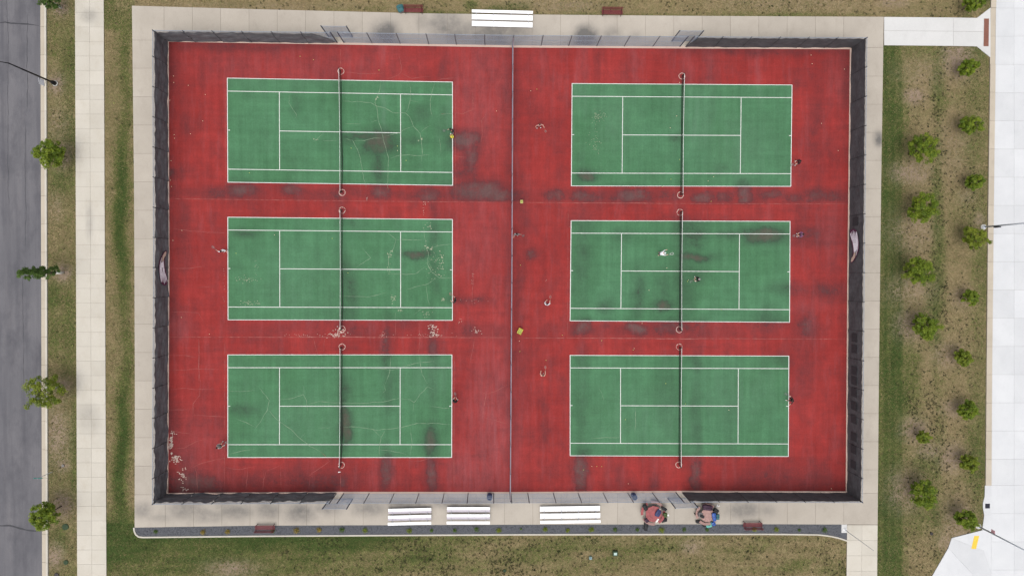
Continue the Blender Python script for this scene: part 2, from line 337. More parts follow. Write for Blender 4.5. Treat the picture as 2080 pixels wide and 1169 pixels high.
def ribbon(name, pts, width, z, m, parent, jit=0.0, taper=True, wvar=0.35):
    """a thin irregular line lying on the ground; pts in photograph pixels, width in metres"""
    q = [P(*p) for p in pts]; dense = []
    for a, b_ in zip(q[:-1], q[1:]):
        k = max(2, int((b_-a).length/0.28))
        dense += [a.lerp(b_, i/k) for i in range(k)]
    dense.append(q[-1]); vs = []; n = len(dense); off = 0.0
    for i, p in enumerate(dense):
        t = (dense[min(i+1, n-1)]-dense[max(i-1, 0)]).normalized(); s = Vector((-t.y, t.x, 0))
        off = 0.72*off+random.gauss(0, 1)*jit
        wd = width*0.5*(1+random.uniform(-wvar, wvar))*(min(1, 0.25+min(i, n-1-i)/4.0) if taper else 1)
        vs += [(p.x+s.x*(off+wd), p.y+s.y*(off+wd), z), (p.x+s.x*(off-wd), p.y+s.y*(off-wd), z)]
    return mesh_obj(name, vs, [(2*i+1, 2*i+3, 2*i+2, 2*i) for i in range(n-1)], m, parent)
for pl, w in (([(-30,50),(10,45),(40,48),(79,52)], .13), ([(-30,1065),(20,1067),(45,1073),(60,1076),(84,1076)], .16), ([(45,560),(46,620),(48,700),(47,780)], .04), ([(52,250),(50,330),(52,420),(51,500)], .04), ([(55,30),(56,140),(54,230)], .05), ([(14,0),(16,130),(15,260),(18,420)], .04)):
    ribbon('sealed_crack', pl, w, -0.016, M_SEAL, road, 0.02)

# west walk
wl_, wm_, wr_ = X_(152.5, 157), X_(182, 187), X_(211, 216.5)
walk = sheet('sidewalk', [(wl_(-160), -160), (wr_(-160), -160), (wr_(1330), 1330), (wl_(1330), 1330)], 0.012, M_JOINT, 'cream concrete sidewalk of paired square slabs beside the street')
v = 55.0-29.4*5
while v < 1250:
    w = v+29.45
    for a, b_ in ((wl_, wm_), (wm_, wr_)):
        qd = [(a(v), v), (b_(v), v), (b_(w), w), (a(w), w)]
        patch('slab', qd, 0.035+random.uniform(-.003, .003), M_WALK, walk, gap=0.016, n=5 if near_stain(qd, WALK_STAINS) else 1, stains=WALK_STAINS)
    v = w

# concrete apron round the courts
AO_T = lambda u: float(np.interp(u, [268, 520, 860, 1040, 1390, 1800], [12, 19, 27.5, 29.5, 32.5, 34.5]))
AO_B = lambda u: float(np.interp(u, [270, 520, 1040, 1560, 1790], [1070.5, 1066.5, 1064.5, 1063.5, 1064.5]))
AO_L = lambda v: float(np.interp(v, [0, 390, 780, 1075], [268, 272.5, 274, 273.5]))
AO_R = lambda v: float(np.interp(v, [30, 390, 780, 1070], [1795, 1789.5, 1785, 1782.5]))
FB_T = lambda u: float(np.interp(u, [340, 690, 1040, 1400, 1729], [83, 87, 92.5, 95, 96.5]))     # foot of the fence
FB_B = lambda u: float(np.interp(u, [339, 690, 1040, 1400, 1721], [1003.5, 1001.5, 1001, 999.5, 1000.5]))
FB_L = lambda v: float(np.interp(v, [83, 540, 1003], [339.5, 341, 338.5]))
FB_R = lambda v: float(np.interp(v, [96, 540, 1000], [1729.5, 1724.5, 1721]))
apron = sheet('court_apron', [(AO_L(12), 12.5)]+[(u, AO_T(u)+.3) for u in (520, 860, 1040, 1390, 1795)]+[(AO_R(v), v) for v in (390, 780)]+[(AO_R(1064), AO_B(1782))]+[(u, AO_B(u)-.3) for u in (1560, 1040, 520)]+[(AO_L(1070)+.3, 1070)]+[(AO_L(v)+.3, v) for v in (780, 390)], 0.010, M_JOINT, 'beige concrete apron of large slabs around the fenced courts')
tj = [268]+[333.5+57.5*k for k in range(25)]+[1795]
bj = [273.5]+[336+57.4*k for k in range(25)]+[1782.5]
def apron_slab(qd):
    ns = near_stain(qd, APRON_STAINS)
    patch('slab', qd, 0.036+random.uniform(-.003, .003), M_APRON, apron, gap=0.024, n=12 if ns else 1, stains=APRON_STAINS if ns else [])
for a, b_ in zip(tj[:-1], tj[1:]):
    la = a if a > 268 else None
    ya = FB_T(a) if 340 < a < 1729 else (82 if a < 700 else 97); yb = FB_T(b_) if 340 < b_ < 1729 else (82 if b_ < 700 else 97)
    apron_slab([(a, AO_T(a)), (b_, AO_T(b_)), (b_ if b_ < 1790 else AO_R(97), yb), (a if a > 270 else AO_L(82), ya)])
for a, b_ in zip(bj[:-1], bj[1:]):
    ya = FB_B(a); yb = FB_B(b_)
    apron_slab([(a, ya), (b_ if b_ < 1780 else AO_R(1000), yb), (b_, AO_B(b_)), (a, AO_B(a))])
lj = [82]+[139+57.6*k for k in range(15)]+[1003.5]
for a, b_ in zip(lj[:-1], lj[1:]):
    ra = FB_L(a); rb = FB_L(b_); apron_slab([(AO_L(a), a), (ra, a), (rb, b_), (AO_L(b_), b_)])
rj = [97]+[155+57.0*k for k in range(15)]+[1000.5]
for a, b_ in zip(rj[:-1], rj[1:]):
    ra = FB_R(a); rb = FB_R(b_); apron_slab([(ra, a), (AO_R(a), a), (AO_R(b_), b_), (rb, b_)])
# walk going south from the apron's corner
swalk = sheet('south_walk', [(1720.5, 1064.5), (1782.3, 1064.8), (1780, 1330), (1717, 1330)], 0.010, M_JOINT, 'cream concrete path leading away from the apron corner, crossed by a thin pole')
v = 1065.0
while v < 1290:
    w = v+31.2
    for a0, a1 in ((0, .49), (.49, 1)):
        L = lambda y: 1720.5-(y-1064)*0.0125; R_ = lambda y: 1782.4-(y-1064)*0.0085
        g_ = lambda y, k: L(y)+(R_(y)-L(y))*k
        patch('slab', [(g_(v, a0), v), (g_(v, a1), v), (g_(w, a1), w), (g_(w, a0), w)], 0.035, M_WALK, swalk, gap=0.016, stains=[])
    v = w
# bright path joining the new road at the north-east
npath = sheet('north_path', [(1795.5, 34.8), (1985, 36.5), (2010, 17), (2012.5, 16), (2012.5, 118), (2009, 114), (1983, 94.5), (1795, 92.5)], 0.012, M_JOINT, 'bright concrete path with a brown warning pad, meeting the pale road')
for qd in ([(1795.5, 34.8), (1936, 36), (1936, 64), (1795.5, 63)], [(1795.5, 63), (1936, 64), (1936, 93.8), (1795.5, 92.5)], [(1936, 36), (1997, 37), (1997, 65), (1936, 64)], [(1936, 64), (1997, 65), (1997, 95), (1936, 93.8)]):
    patch('slab', qd, 0.036, M_PALE, npath, gap=0.02)
patch('slab', [(1985, 36.4), (2011.5, 16), (2011.5, 38), (1985, 38)], 0.033, M_PALE, npath, gap=0.0)
patch('slab', [(1983, 94), (2011.5, 94), (2011.5, 117), (2008, 114)], 0.033, M_PALE, npath, gap=0.0)
patch('slab', [(1997, 37.5), (2011.5, 37.5), (2011.5, 95), (1997, 95)], 0.032, M_PALE, npath, gap=0.0)
# pale concrete road on the east
ke, ki = (lambda v: float(np.interp(v, [-160, 120, 390, 780, 985], [2014, 2010.5, 2006.5, 2002.5, 2001]))), (lambda v: float(np.interp(v, [-160, 120, 390, 780, 985], [2025, 2022, 2018.5, 2014.5, 2013.5])))
croad = sheet('concrete_road', [(ki(-160)-.6, -160), (2520, -160), (2520, 1330), (1820, 1330), (1893, 1169), (1926, 1112), (1933, 1091.5), (1995, 1075.5), (1999, 1046), (1996.5, 1030), (1996.5, 1020), (2000, 1007), (2000.5, 985), (ki(985)-.6, 985)], -0.03, M_JOINT, 'bright almost white new concrete road and ramp')
ekerb = sheet('east_kerb', [(ke(-160), -160), (ki(-160)-.7, -160), (ki(985)-.7, 985), (ke(985), 985), (ke(600), 600), (ke(390), 390), (ke(120), 120)], 0.0, M_JOINT, 'beige concrete kerb between the lawn and the white road')
v = -155.0
while v < 985:
    w = min(v+57.2, 985)
    if w < 20 or v > 110: patch('kerb_stone', [(ke(v), v), (ki(v)-.5, v), (ki(w)-.5, w), (ke(w), w)], 0.10, M_KERB, ekerb, 0.2, gap=0.02)
    else: patch('kerb_stone', [(ke(v), v), (ki(v)-.5, v), (ki(w)-.5, w), (ke(w), w)], 0.028, M_KERB, ekerb, 0.1, gap=0.02)
    v = w
v = -155.0
while v < 985:
    w = min(v+57.2, 985)
    for c0, c1 in ((None, 2060), (2060, 2135), (2135, 2210), (2210, 2285)):
        patch('slab', [(c0 or ki(v), v), (c1, v), (c1, w), (c0 or ki(w), w)], -0.005, M_BRIGHT, croad, gap=0.014)
    v = w
v = 985.0
edge = lambda y: float(np.interp(y, [985, 1007, 1020, 1030, 1046, 1075.5], [2000.5, 2000, 1996.5, 1996.5, 1999, 1995]))
for a, b_ in ((985, 1007), (1007, 1020), (1020, 1030), (1030, 1046), (1046, 1075.5)):
    patch('slab', [(edge(a), a), (2013.5, a), (2013.5, b_), (edge(b_), b_)], 0.03, M_BRIGHT, croad, gap=0.0)
while v < 1300:
    w = v+57.2
    for c0, c1 in ((2013.5, 2060), (2060, 2135), (2135, 2210), (2210, 2285)):
        patch('slab', [(c0, v), (c1, v), (c1, w), (c0, w)], -0.004, M_BRIGHT, croad, gap=0.014)
    v = w
for qd in ([(1933, 1091.5), (1995, 1075.8), (2006, 1076), (1998, 1118)], [(1933, 1091.5), (1998, 1118), (1975, 1165), (1926, 1112)], [(1926, 1112), (1975, 1165), (1950, 1230), (1893, 1169)], [(1893, 1169), (1950, 1230), (1900, 1320), (1822, 1320)]):
    patch('slab', qd, 0.034, M_BRIGHT, croad, gap=0.012)
for qd in ([(2006, 1076), (2013.5, 1075.5), (2013.5, 1160), (1998, 1118)], [(1998, 1118), (2013.5, 1160), (2013.5, 1260), (1975, 1165)], [(1975, 1165), (2013.5, 1260), (2013.5, 1330), (1950, 1230)]):
    patch('slab', qd, -0.006, M_BRIGHT, croad, gap=0.012)

# red-and-green court surface
STAINS = [(490,388,32,16,.9),(597,388,30,14,.8),(650,394,30,10,.4),(700,391,40,12,.5),(770,392,28,18,.85),(820,396,30,12,.5),(872,396,32,17,.8),(975,388,62,24,1),(1012,394,36,17,.95),(1060,398,24,11,.5),(1130,397,32,14,.75),(1190,400,36,14,.85),(1235,402,20,10,.5),(1285,398,48,15,.9),(1360,400,28,13,.7),(1427,400,30,15,.9),(1513,398,17,25,1),(1570,396,34,14,.75),(1612,402,24,12,.7),(1650,398,34,14,.75),(1692,400,34,12,.75),(410,392,60,9,.45),
 (945,285,32,20,.95),(957,322,15,42,.8),(940,352,22,18,.6),(900,265,14,40,.25),(772,290,34,28,.95),(770,342,16,34,.65),(735,277,26,7,.8),(712,282,14,12,.6),(838,283,26,10,.45),(855,232,16,20,.45),(603,215,8,18,.3),(1030,180,8,60,.3),
 (1190,357,20,12,.95),(1375,284,9,10,.6),(1470,345,14,9,.4),(1508,368,8,12,.5),(1180,320,10,20,.2),(1450,200,5,30,.25),
 (848,515,32,9,.9),(880,480,11,34,.5),(882,560,9,50,.4),(495,477,20,10,.6),(705,555,10,30,.6),(714,590,11,34,.65),(708,640,14,22,.5),(880,425,9,26,.55),(960,610,46,10,.6),(720,455,12,12,.4),(700,425,14,20,.4),(790,655,22,14,.4),(820,660,30,14,.45),(560,668,80,12,.35),(700,665,20,16,.5),
 (1412,521,34,9,1),(1408,472,28,20,.65),(1405,495,24,10,.5),(1552,477,46,17,1),(1490,480,40,10,.5),(1180,500,13,110,.5),(1185,440,18,40,.4),(1348,620,20,12,.95),(1348,585,16,36,.45),(1295,600,13,50,.55),(1231,620,18,14,.55),(1388,560,22,90,.42),(1385,470,16,40,.5),(1555,640,20,16,.45),(1270,480,20,16,.35),(1420,560,16,16,.35),
 (1182,667,22,16,.9),(1292,667,24,14,1),(1232,660,18,12,.55),(1370,666,60,15,.7),(1420,660,24,14,.6),(1560,660,40,18,.6),(1636,660,20,28,.75),(1685,590,60,18,.6),(1610,585,44,12,.5),(1640,478,46,22,.6),(1690,470,26,40,.4),(1080,516,15,10,.75),(1105,880,9,30,.5),(1105,830,8,22,.4),(1060,440,12,60,.35),(1055,600,8,80,.3),(1060,760,14,60,.3),(1630,440,14,40,.35),(1630,740,18,60,.35),
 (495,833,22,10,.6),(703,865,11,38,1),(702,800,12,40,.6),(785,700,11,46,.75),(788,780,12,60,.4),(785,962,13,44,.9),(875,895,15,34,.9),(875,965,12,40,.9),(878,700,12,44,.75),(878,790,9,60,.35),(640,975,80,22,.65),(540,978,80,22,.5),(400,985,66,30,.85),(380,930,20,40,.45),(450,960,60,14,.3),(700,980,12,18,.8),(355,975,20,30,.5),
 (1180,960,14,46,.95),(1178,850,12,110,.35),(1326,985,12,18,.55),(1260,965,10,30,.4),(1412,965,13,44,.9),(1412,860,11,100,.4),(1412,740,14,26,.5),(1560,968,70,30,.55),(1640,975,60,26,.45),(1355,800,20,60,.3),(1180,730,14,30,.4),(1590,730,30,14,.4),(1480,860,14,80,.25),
 (1655,240,18,50,.4),(1655,310,16,26,.45),(1622,350,20,20,.4),(1690,300,20,20,.3),(350,349,9,9,.8),(372,470,14,70,.45),(358,620,10,70,.4),(355,870,14,50,.4),(350,130,14,60,.35),(380,240,10,30,.3),(1718,150,10,60,.5),(500,95,180,10,.5),(1560,104,170,9,.55),(900,140,7,22,.4),(1035,330,7,60,.4),(1035,620,6,200,.35),(1045,200,9,120,.3)]
FADE = [(975,190,60,120,.55),(985,480,60,90,.4),(1000,870,45,160,.8),(970,960,60,60,.7),(600,130,200,40,.35),(560,108,12,30,.5),(595,110,10,34,.5),(775,110,10,26,.7),(1185,150,6,70,.6),(1172,150,5,60,.5),(1290,130,6,50,.5),(1395,140,12,60,.45),(1440,130,14,50,.5),(1540,140,6,60,.5),(365,660,22,26,.6),(1700,160,24,60,.35),(1090,150,40,60,.2),(400,900,60,60,.35),(1690,480,14,50,.5),(1640,620,50,12,.3),
  (1420,240,40,60,.4),(1250,240,40,60,.3),(640,860,120,60,.25),(640,580,120,60,.2),(860,770,50,40,.25),(1300,860,100,60,.3),(1500,790,80,50,.3),(1500,300,60,60,.35),(780,215,6,50,.5),(1375,230,10,60,.35)]
RED_T = lambda u: float(np.interp(u, [343, 690, 1040, 1400, 1727], [85.5, 91, 97, 99, 100.5]))
RED_B = lambda u: float(np.interp(u, [341, 690, 1040, 1400, 1718], [1000, 997.5, 998, 995.5, 996.5]))
RED_L = lambda v: float(np.interp(v, [85, 540, 1000], [343.0, 344.5, 342.0]))
RED_R = lambda v: float(np.interp(v, [100, 540, 997], [1726, 1721.0, 1717.5]))
def warp(u, v):
    du = np.zeros_like(u, float); dv = np.zeros_like(v, float)
    for k, (f, a) in enumerate(((.018, 7), (.041, 5), (.09, 3.2), (.19, 1.8))):
        for j in range(2):
            th = 1.3*k+2.1*j; q = f*(u*math.cos(th)+v*math.sin(th))*6.28/2; du += a*np.sin(q+k*1.7+j); dv += a*np.cos(q*1.13+k+2.3*j)
    return u+du*.26, v+dv*.24
def surface_grid(fn, nu, nv, z, name, m, parent=None, side=0.1):
    """fn(s,t) -> pixel; a finely divided sheet that carries the stains"""
    st = [(i/nu, j/nv) for j in range(nv+1) for i in range(nu+1)]
    pix = [fn(s, t) for s, t in st]; pts = [P(*p) for p in pix]
    pu = np.array([p[0] for p in pix]); pv = np.array([p[1] for p in pix])
    vs = [(p.x, p.y, z) for p in pts]; fs = [(j*(nu+1)+i, (j+1)*(nu+1)+i, (j+1)*(nu+1)+i+1, j*(nu+1)+i+1) for j in range(nv) for i in range(nu)]
    seam1 = np.interp(pu, [345, 690, 1040, 1400, 1720], [404, 408, 411, 413.5, 414]); seam2 = np.interp(pu, [345, 1040, 1400, 1717], [684, 685.2, 687, 688])
    wu, wv = warp(pu, pv)
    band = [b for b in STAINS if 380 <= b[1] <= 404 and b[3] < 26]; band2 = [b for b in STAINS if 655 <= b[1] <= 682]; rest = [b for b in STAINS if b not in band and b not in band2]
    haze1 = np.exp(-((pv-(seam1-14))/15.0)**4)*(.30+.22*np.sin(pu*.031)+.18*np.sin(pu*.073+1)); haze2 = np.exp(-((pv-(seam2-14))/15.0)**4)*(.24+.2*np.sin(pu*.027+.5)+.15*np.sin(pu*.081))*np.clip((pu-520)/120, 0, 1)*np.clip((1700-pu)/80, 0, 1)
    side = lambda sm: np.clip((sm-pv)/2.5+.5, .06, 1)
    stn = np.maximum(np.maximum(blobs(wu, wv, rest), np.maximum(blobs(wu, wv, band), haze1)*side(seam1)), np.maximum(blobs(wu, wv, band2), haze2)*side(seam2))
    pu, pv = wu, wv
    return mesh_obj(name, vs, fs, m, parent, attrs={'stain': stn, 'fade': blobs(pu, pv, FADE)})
def red_fn(s, t):
    u = 342+(1722-342)*s
    return (RED_L(85+915*t)*(1-s)+RED_R(100+897*t)*s, RED_T(u)*(1-t)+RED_B(u)*t)
strip_poly = [(FB_L(83)-2.5, 81.5)]+[(u, FB_T(u)-1.5) for u in (690, 1040, 1400)]+[(FB_R(96)+2, 95)]+[(FB_R(540)+2, 540), (FB_R(1000)+2, 1002)]+[(u, FB_B(u)+2) for u in (1400, 1040, 690)]+[(FB_L(1003)-2, 1005.5), (FB_L(540)-2, 540)]
strip = sheet('concrete_edge_strip', strip_poly, 0.026, M_STRIP, 'pinkish bare concrete strip at the foot of the fence')
court = surface_grid(red_fn, 300, 200, 0.031, 'court_surface', M_RED)
tag(court, 'worn red acrylic court surface with grey stains and cracks', kind='structure')
COURTS = {'TL': [(462,159),(919,167),(919.5,376.5),(463,370)], 'ML': [(463,441),(919,445.5),(919,650),(463.5,649)], 'BL': [(463,720),(918,720),(917.5,928),(463,928)],
          'TR': [(1162,170),(1608.5,173),(1606,378.5),(1160.5,377.5)], 'MR': [(1160,448),(1604.5,449.5),(1603.5,654),(1158,651)], 'BR': [(1158,721),(1602,722.5),(1601,926),(1158,924.5)]}
CLAB = {'TL': 'green court with a round grey stain, nearest the street and the north benches', 'ML': 'green court with flaking pale paint chips, middle of the column by the street', 'BL': 'green court with branching pale cracks, southern one by the street',
        'TR': 'clean green court with few pale chips, northern one by the lawn trees', 'MR': 'darkly stained green court where two people stand at the net', 'BR': 'plain green court nearest the picnic tables'}
def bil(q, s, t):
    a = (q[0][0]*(1-s)+q[1][0]*s, q[0][1]*(1-s)+q[1][1]*s); b_ = (q[3][0]*(1-s)+q[2][0]*s, q[3][1]*(1-s)+q[2][1]*s)
    return (a[0]*(1-t)+b_[0]*t, a[1]*(1-t)+b_[1]*t)
def court_line(q, name, s0, t0, s1, t1, wid, parent):
    a, b_ = P(*bil(q, s0, t0)), P(*bil(q, s1, t1)); d = (b_-a).normalized(); n = Vector((-d.y, d.x, 0))*wid/2
    vs = [a+n, b_+n, b_-n, a-n]; k = 0.0395
    mesh_obj(name, [(p.x, p.y, k+LZ[0]) for p in vs], [(3, 2, 1, 0)], M_LINE, parent); 
LZ = [0.0]
for key, q in COURTS.items():
    ct = surface_grid(lambda s, t: bil(q, s, t), 96, 48, 0.035, 'tennis_court', M_GREEN)
    tag(ct, CLAB[key], kind='structure')
    y1 = 1.37/10.97; sv = 5.485/23.77; e = .0022
    for i, (nm, a) in enumerate((('baseline', (0, -e, 0, 1+e)), ('baseline', (1, -e, 1, 1+e)), ('sideline', (0, 0, 1, 0)), ('sideline', (0, 1, 1, 1)), ('singles_sideline', (0, y1, 1, y1)), ('singles_sideline', (0, 1-y1, 1, 1-y1)),
                 ('service_line', (sv, y1, sv, 1-y1)), ('service_line', (1-sv, y1, 1-sv, 1-y1)), ('centre_line', (sv, .5, 1-sv, .5)), ('centre_mark', (0, .5, .011, .5)), ('centre_mark', (.989, .5, 1, .5)))):
        LZ[0] = 0.0005*i; court_line(q, nm, *a, 0.075 if 'base' in nm else 0.066, ct)

# cracks: pale lines where the paint has opened
def crack_mat(name, a, b_):
    t = NT(name); n = t.noise(3.0, 4.0, 0.7); return t.done(t.mix(t.ramp(n, 0.3, 0.7), a, b_), 0.9)
M_CRG = crack_mat('crack_on_green', (0.10, 0.19, 0.115), (0.22, 0.28, 0.19)); M_CRR = crack_mat('crack_on_red', (0.22, 0.045, 0.043), (0.28, 0.105, 0.09)); M_CHIP = crack_mat('paint_chip', (0.22, 0.25, 0.17), (0.40, 0.38, 0.28))
def tz(z, ox, oy): return lambda pts: [(ox+x/3.0, oy+y/3.0) for x, y in pts]
T2 = tz(3, 520, 0); R1 = tz(3, 0, 390); R2 = tz(3, 520, 390); B1 = tz(3, 0, 779); B2 = tz(3, 520, 779); B3 = tz(3, 1040, 779)
GREEN_CR = [T2([(760,503),(750,560),(722,625),(735,660),(745,735),(765,795),(775,850),(795,905),(810,960),(803,1060),(806,1160)]), T2([(530,618),(620,620),(700,627),(730,645),(785,660),(835,690),(910,690),(940,715),(960,770),(1000,815),(1005,850),(1013,920),(1010,985)]),
  T2([(930,503),(940,540),(938,610),(925,660),(912,690)]), T2([(1090,505),(1065,590),(1060,640),(1075,710)]), T2([(1000,812),(1030,785),(1068,765)]), T2([(960,770),(900,790),(880,805),(790,830)]), T2([(1110,705),(1160,693),(1200,692)]),
  T2([(540,850),(590,855),(620,910),(640,970),(660,1090),(672,1140)]), T2([(600,858),(660,855),(720,843),(770,845)]), T2([(350,868),(380,840),(410,812)]), T2([(205,580),(200,630),(230,670),(248,700),(243,720)]), T2([(410,857),(500,857)]), T2([(745,735),(703,750)]), T2([(940,612),(990,620)]), T2([(1060,943),(1000,948),(880,945),(820,960)]), T2([(1115,838),(1125,880),(1127,930)]), T2([(540,750),(640,755)]),
  R2([(1020,210),(1025,270),(1035,310),(1050,370),(1045,440),(1075,490),(1120,525),(1200,525)]), R2([(790,240),(850,290),(840,340),(812,380),(810,440),(815,490)]), R2([(850,288),(940,287),(1020,290)]), R2([(815,500),(900,500),(970,500),(1030,455)]), R2([(915,595),(970,575),(1050,560),(1100,525)]), R2([(1055,345),(1120,325),(1195,318)]), R2([(1035,565),(1040,620),(1055,690)]), R2([(650,340),(700,400),(610,460)]), R2([(530,632),(690,635),(800,615)]), R2([(965,745),(1010,710),(1090,705)]), R2([(850,730),(848,778)]), R2([(890,1060),(1000,1035),(1090,1030)]), R2([(995,990),(1000,1060),(1015,1110),(1045,1165)]), R2([(820,1000),(815,1090),(790,1165)]), R2([(885,1078),(780,1078),(690,1078)]),
  B2([(20,20),(80,100),(70,160),(0,270)]), B2([(80,160),(130,215),(200,265),(270,330),(330,380),(390,410)]), B2([(155,95),(230,85),(290,60),(310,100),(318,170)]), B2([(290,10),(295,60)]), B2([(270,330),(300,295)]), B2([(890,90),(940,95),(965,110),(1000,60),(1045,15),(1085,35)]), B2([(965,110),(960,165)]), B2([(530,262),(620,265),(700,270),(745,280),(830,275),(890,262),(980,240),(1100,238),(1190,245)]), B2([(790,280),(765,325),(755,370),(750,440)]), B2([(945,270),(948,360),(945,435)]), B2([(320,125),(380,108),(480,115),(700,115),(790,105),(885,85)]), B2([(765,325),(710,275)]), B2([(780,0),(790,40),(770,55)]), B2([(380,270),(455,268)]), B2([(740,400),(820,405),(920,428)]), B2([(1060,140),(1180,150)]),
  B1([(1395,45),(1480,45),(1555,38)]), B1([(1440,215),(1500,235),(1555,265)]), B1([(1400,425),(1480,405),(1555,395)]), B3([(750,140),(748,300)]), B3([(530,20),(560,100)]), B3([(690,270),(730,250)]), B3([(480,330),(660,325)])]
RED_CR = [T2([(873,335),(885,400),(885,440),(870,460),(835,470),(790,485)]), T2([(885,445),(950,475),(1010,468),(1060,470)]), T2([(870,460),(905,490)]), T2([(545,443),(680,450),(780,447)]), T2([(1090,497),(1130,483),(1220,478)]), T2([(1322,555),(1325,600),(1325,670),(1260,697),(1205,692)]), T2([(1410,685),(1375,735),(1380,820),(1375,870)]), T2([(1200,948),(1275,952)]),
  R2([(1325,490),(1320,600),(1318,690)]), R2([(850,790),(850,850),(845,910)]), R2([(995,790),(998,880),(995,985)]), R2([(1330,890),(1320,970),(1300,1060)]), R2([(345,880),(360,930),(375,990)]), R2([(420,890),(415,970)]),
  R1([(1030,730),(1120,727),(1210,735),(1240,790)]), R1([(1210,890),(1215,960),(1212,1060),(1220,1165)]), R1([(1030,1085),(1120,1085),(1200,1078),(1340,1078)]), R1([(1030,990),(1130,995),(1200,1005)]), R1([(1210,575),(1300,577)]), R1([(1040,220),(1200,240),(1380,250)]),
  B1([(1220,0),(1215,70),(1180,120),(1175,200)]), B1([(1030,35),(1120,28),(1200,35),(1310,30)]), B1([(1030,160),(1110,160),(1170,155)]), B1([(1030,285),(1110,295),(1180,303)]), B1([(1040,395),(1120,390),(1200,350),(1260,335)]), B1([(1190,510),(1200,560),(1205,660)]), B1([(1170,510),(1240,480),(1380,450)]), B1([(1375,510),(1460,520),(1550,505)]), B1([(1510,510),(1500,650)]), B1([(1180,190),(1260,190),(1380,205)]),
  B2([(1365,40),(1400,65),(1390,140),(1380,210)]), B2([(1400,65),(1470,40),(1530,5)]), B2([(1380,210),(1440,215),(1540,245)]), B2([(60,535),(45,600),(40,650)]), B2([(330,580),(325,650)]), B2([(390,410),(450,470),(360,530),(320,560)]), B2([(160,490),(60,535)]), B2([(940,470),(1010,465),(1075,450)]), R1([(1030,465),(1150,465),(1250,450)]), T2([(1470,520),(1500,460)]), T2([(1150,690),(1130,700)])]
crk_w = 0.036
for pl in GREEN_CR: ribbon('crack', pl, crk_w, 0.0465, M_CRG, court, 0.022)
for pl in RED_CR: ribbon('crack', pl, crk_w*0.9, 0.0375, M_CRR, court, 0.022)
# straight seams
for pl, w in (([(345,403.5),(690,408),(1036,411)], .03), ([(1048,411),(1400,413.5),(1720,414)], .03), ([(345,684),(690,684.5),(1036,685)], .035), ([(1048,685.5),(1400,687),(1717,688)], .035), ([(692,100),(692,138)], .05), ([(925,170),(926,400)], .02), ([(924,500),(924,650)], .02), ([(923,720),(922,990)], .025), ([(458,170),(458,380)], .018), ([(457,690),(456,995)], .02), ([(1154,420),(1153,690)], .02), ([(692,960),(692,996)], .03), ([(570,945),(571,996)], .025), ([(535,950),(535,996)], .02), ([(405,690),(404,780)], .02)):
    ribbon('seam', pl, w, 0.0372, M_CRR, court, 0.004, wvar=0.8)
for pl, w in (([(1000,655),(1000,690)], .02), ([(690,683),(760,684.5),(880,684.5),(960,685)], .06), ([(600,683),(690,684)], .045), ([(1230,686),(1300,687),(1420,688)], .05), ([(1160,412),(1330,413)], .045)):
    ribbon('seam', pl, w, 0.0378, M_CRR, court, 0.01, wvar=0.9)
def chips(lst, m, z):
    """flakes where the paint has come off, one mesh per patch"""
    for (x, y, rx, ry, n, sz) in lst:
        vs = []; fs = []
        for k in range(n):
            u = x+random.gauss(0, .5)*rx; v = y+random.gauss(0, .5)*ry; c = P(u, v); kk = random.randint(5, 7); a0 = random.random()*6; b_ = len(vs); ln = random.uniform(.5, 1.8)
            for i in range(kk):
                a = a0+2*math.pi*i/kk; r = sz*.68*random.uniform(.4, 1.1); vs.append((c.x+math.cos(a)*r*ln, c.y+math.sin(a)*r/ln, z+0.0002*(k % 7)))
            fs.append(tuple(range(b_, b_+kk)))
        tag(mesh_obj('paint_flake', vs, fs, m, court), kind='stuff')
chips([(1215,237,16,14,46,.055),(1208,285,12,26,26,.05),(1210,300,8,10,10,.06),(872,461,10,8,14,.07),(896,540,8,26,34,.085),(872,505,8,5,10,.12),(880,545,14,34,24,.06),(505,568,22,5,34,.06),(510,615,26,5,26,.07),(800,605,8,9,16,.08),(793,517,5,7,12,.09),(790,545,6,16,12,.06),(868,636,8,8,14,.07),(812,630,8,4,8,.08),(900,608,6,4,8,.09),(520,540,4,14,12,.04),(878,530,22,50,40,.04),(640,283,6,4,5,.08),(855,282,4,5,7,.1),(764,200,3,4,4,.1)], M_CHIP, 0.0475)
chips([(689,672,14,10,34,.11),(682,680,16,6,26,.09),(880,668,10,14,40,.10),(882,680,10,4,16,.09),(968,672,12,5,14,.08),(936,650,4,10,8,.06),(780,680,10,6,12,.06),(348,900,4,18,40,.16),(358,930,10,10,46,.13),(372,965,10,14,24,.12),(378,994,8,6,14,.1),(352,880,6,5,8,.1),(862,412,6,3,6,.07),(860,425,3,12,9,.05),(746,404,2,4,4,.06),(960,610,24,5,8,.05),(959,570,4,30,10,.045),(860,680,60,3,26,.05),(620,680,60,3,22,.05),(455,560,3,60,16,.04),(1110,570,3,6,3,.04)], crack_mat('flake_on_red', (0.36, 0.25, 0.21), (0.46, 0.39, 0.34)), 0.0385)
chips([(688,958,2,2,3,.13)], mat('white_scrap', (.7, .68, .68)), 0.05)

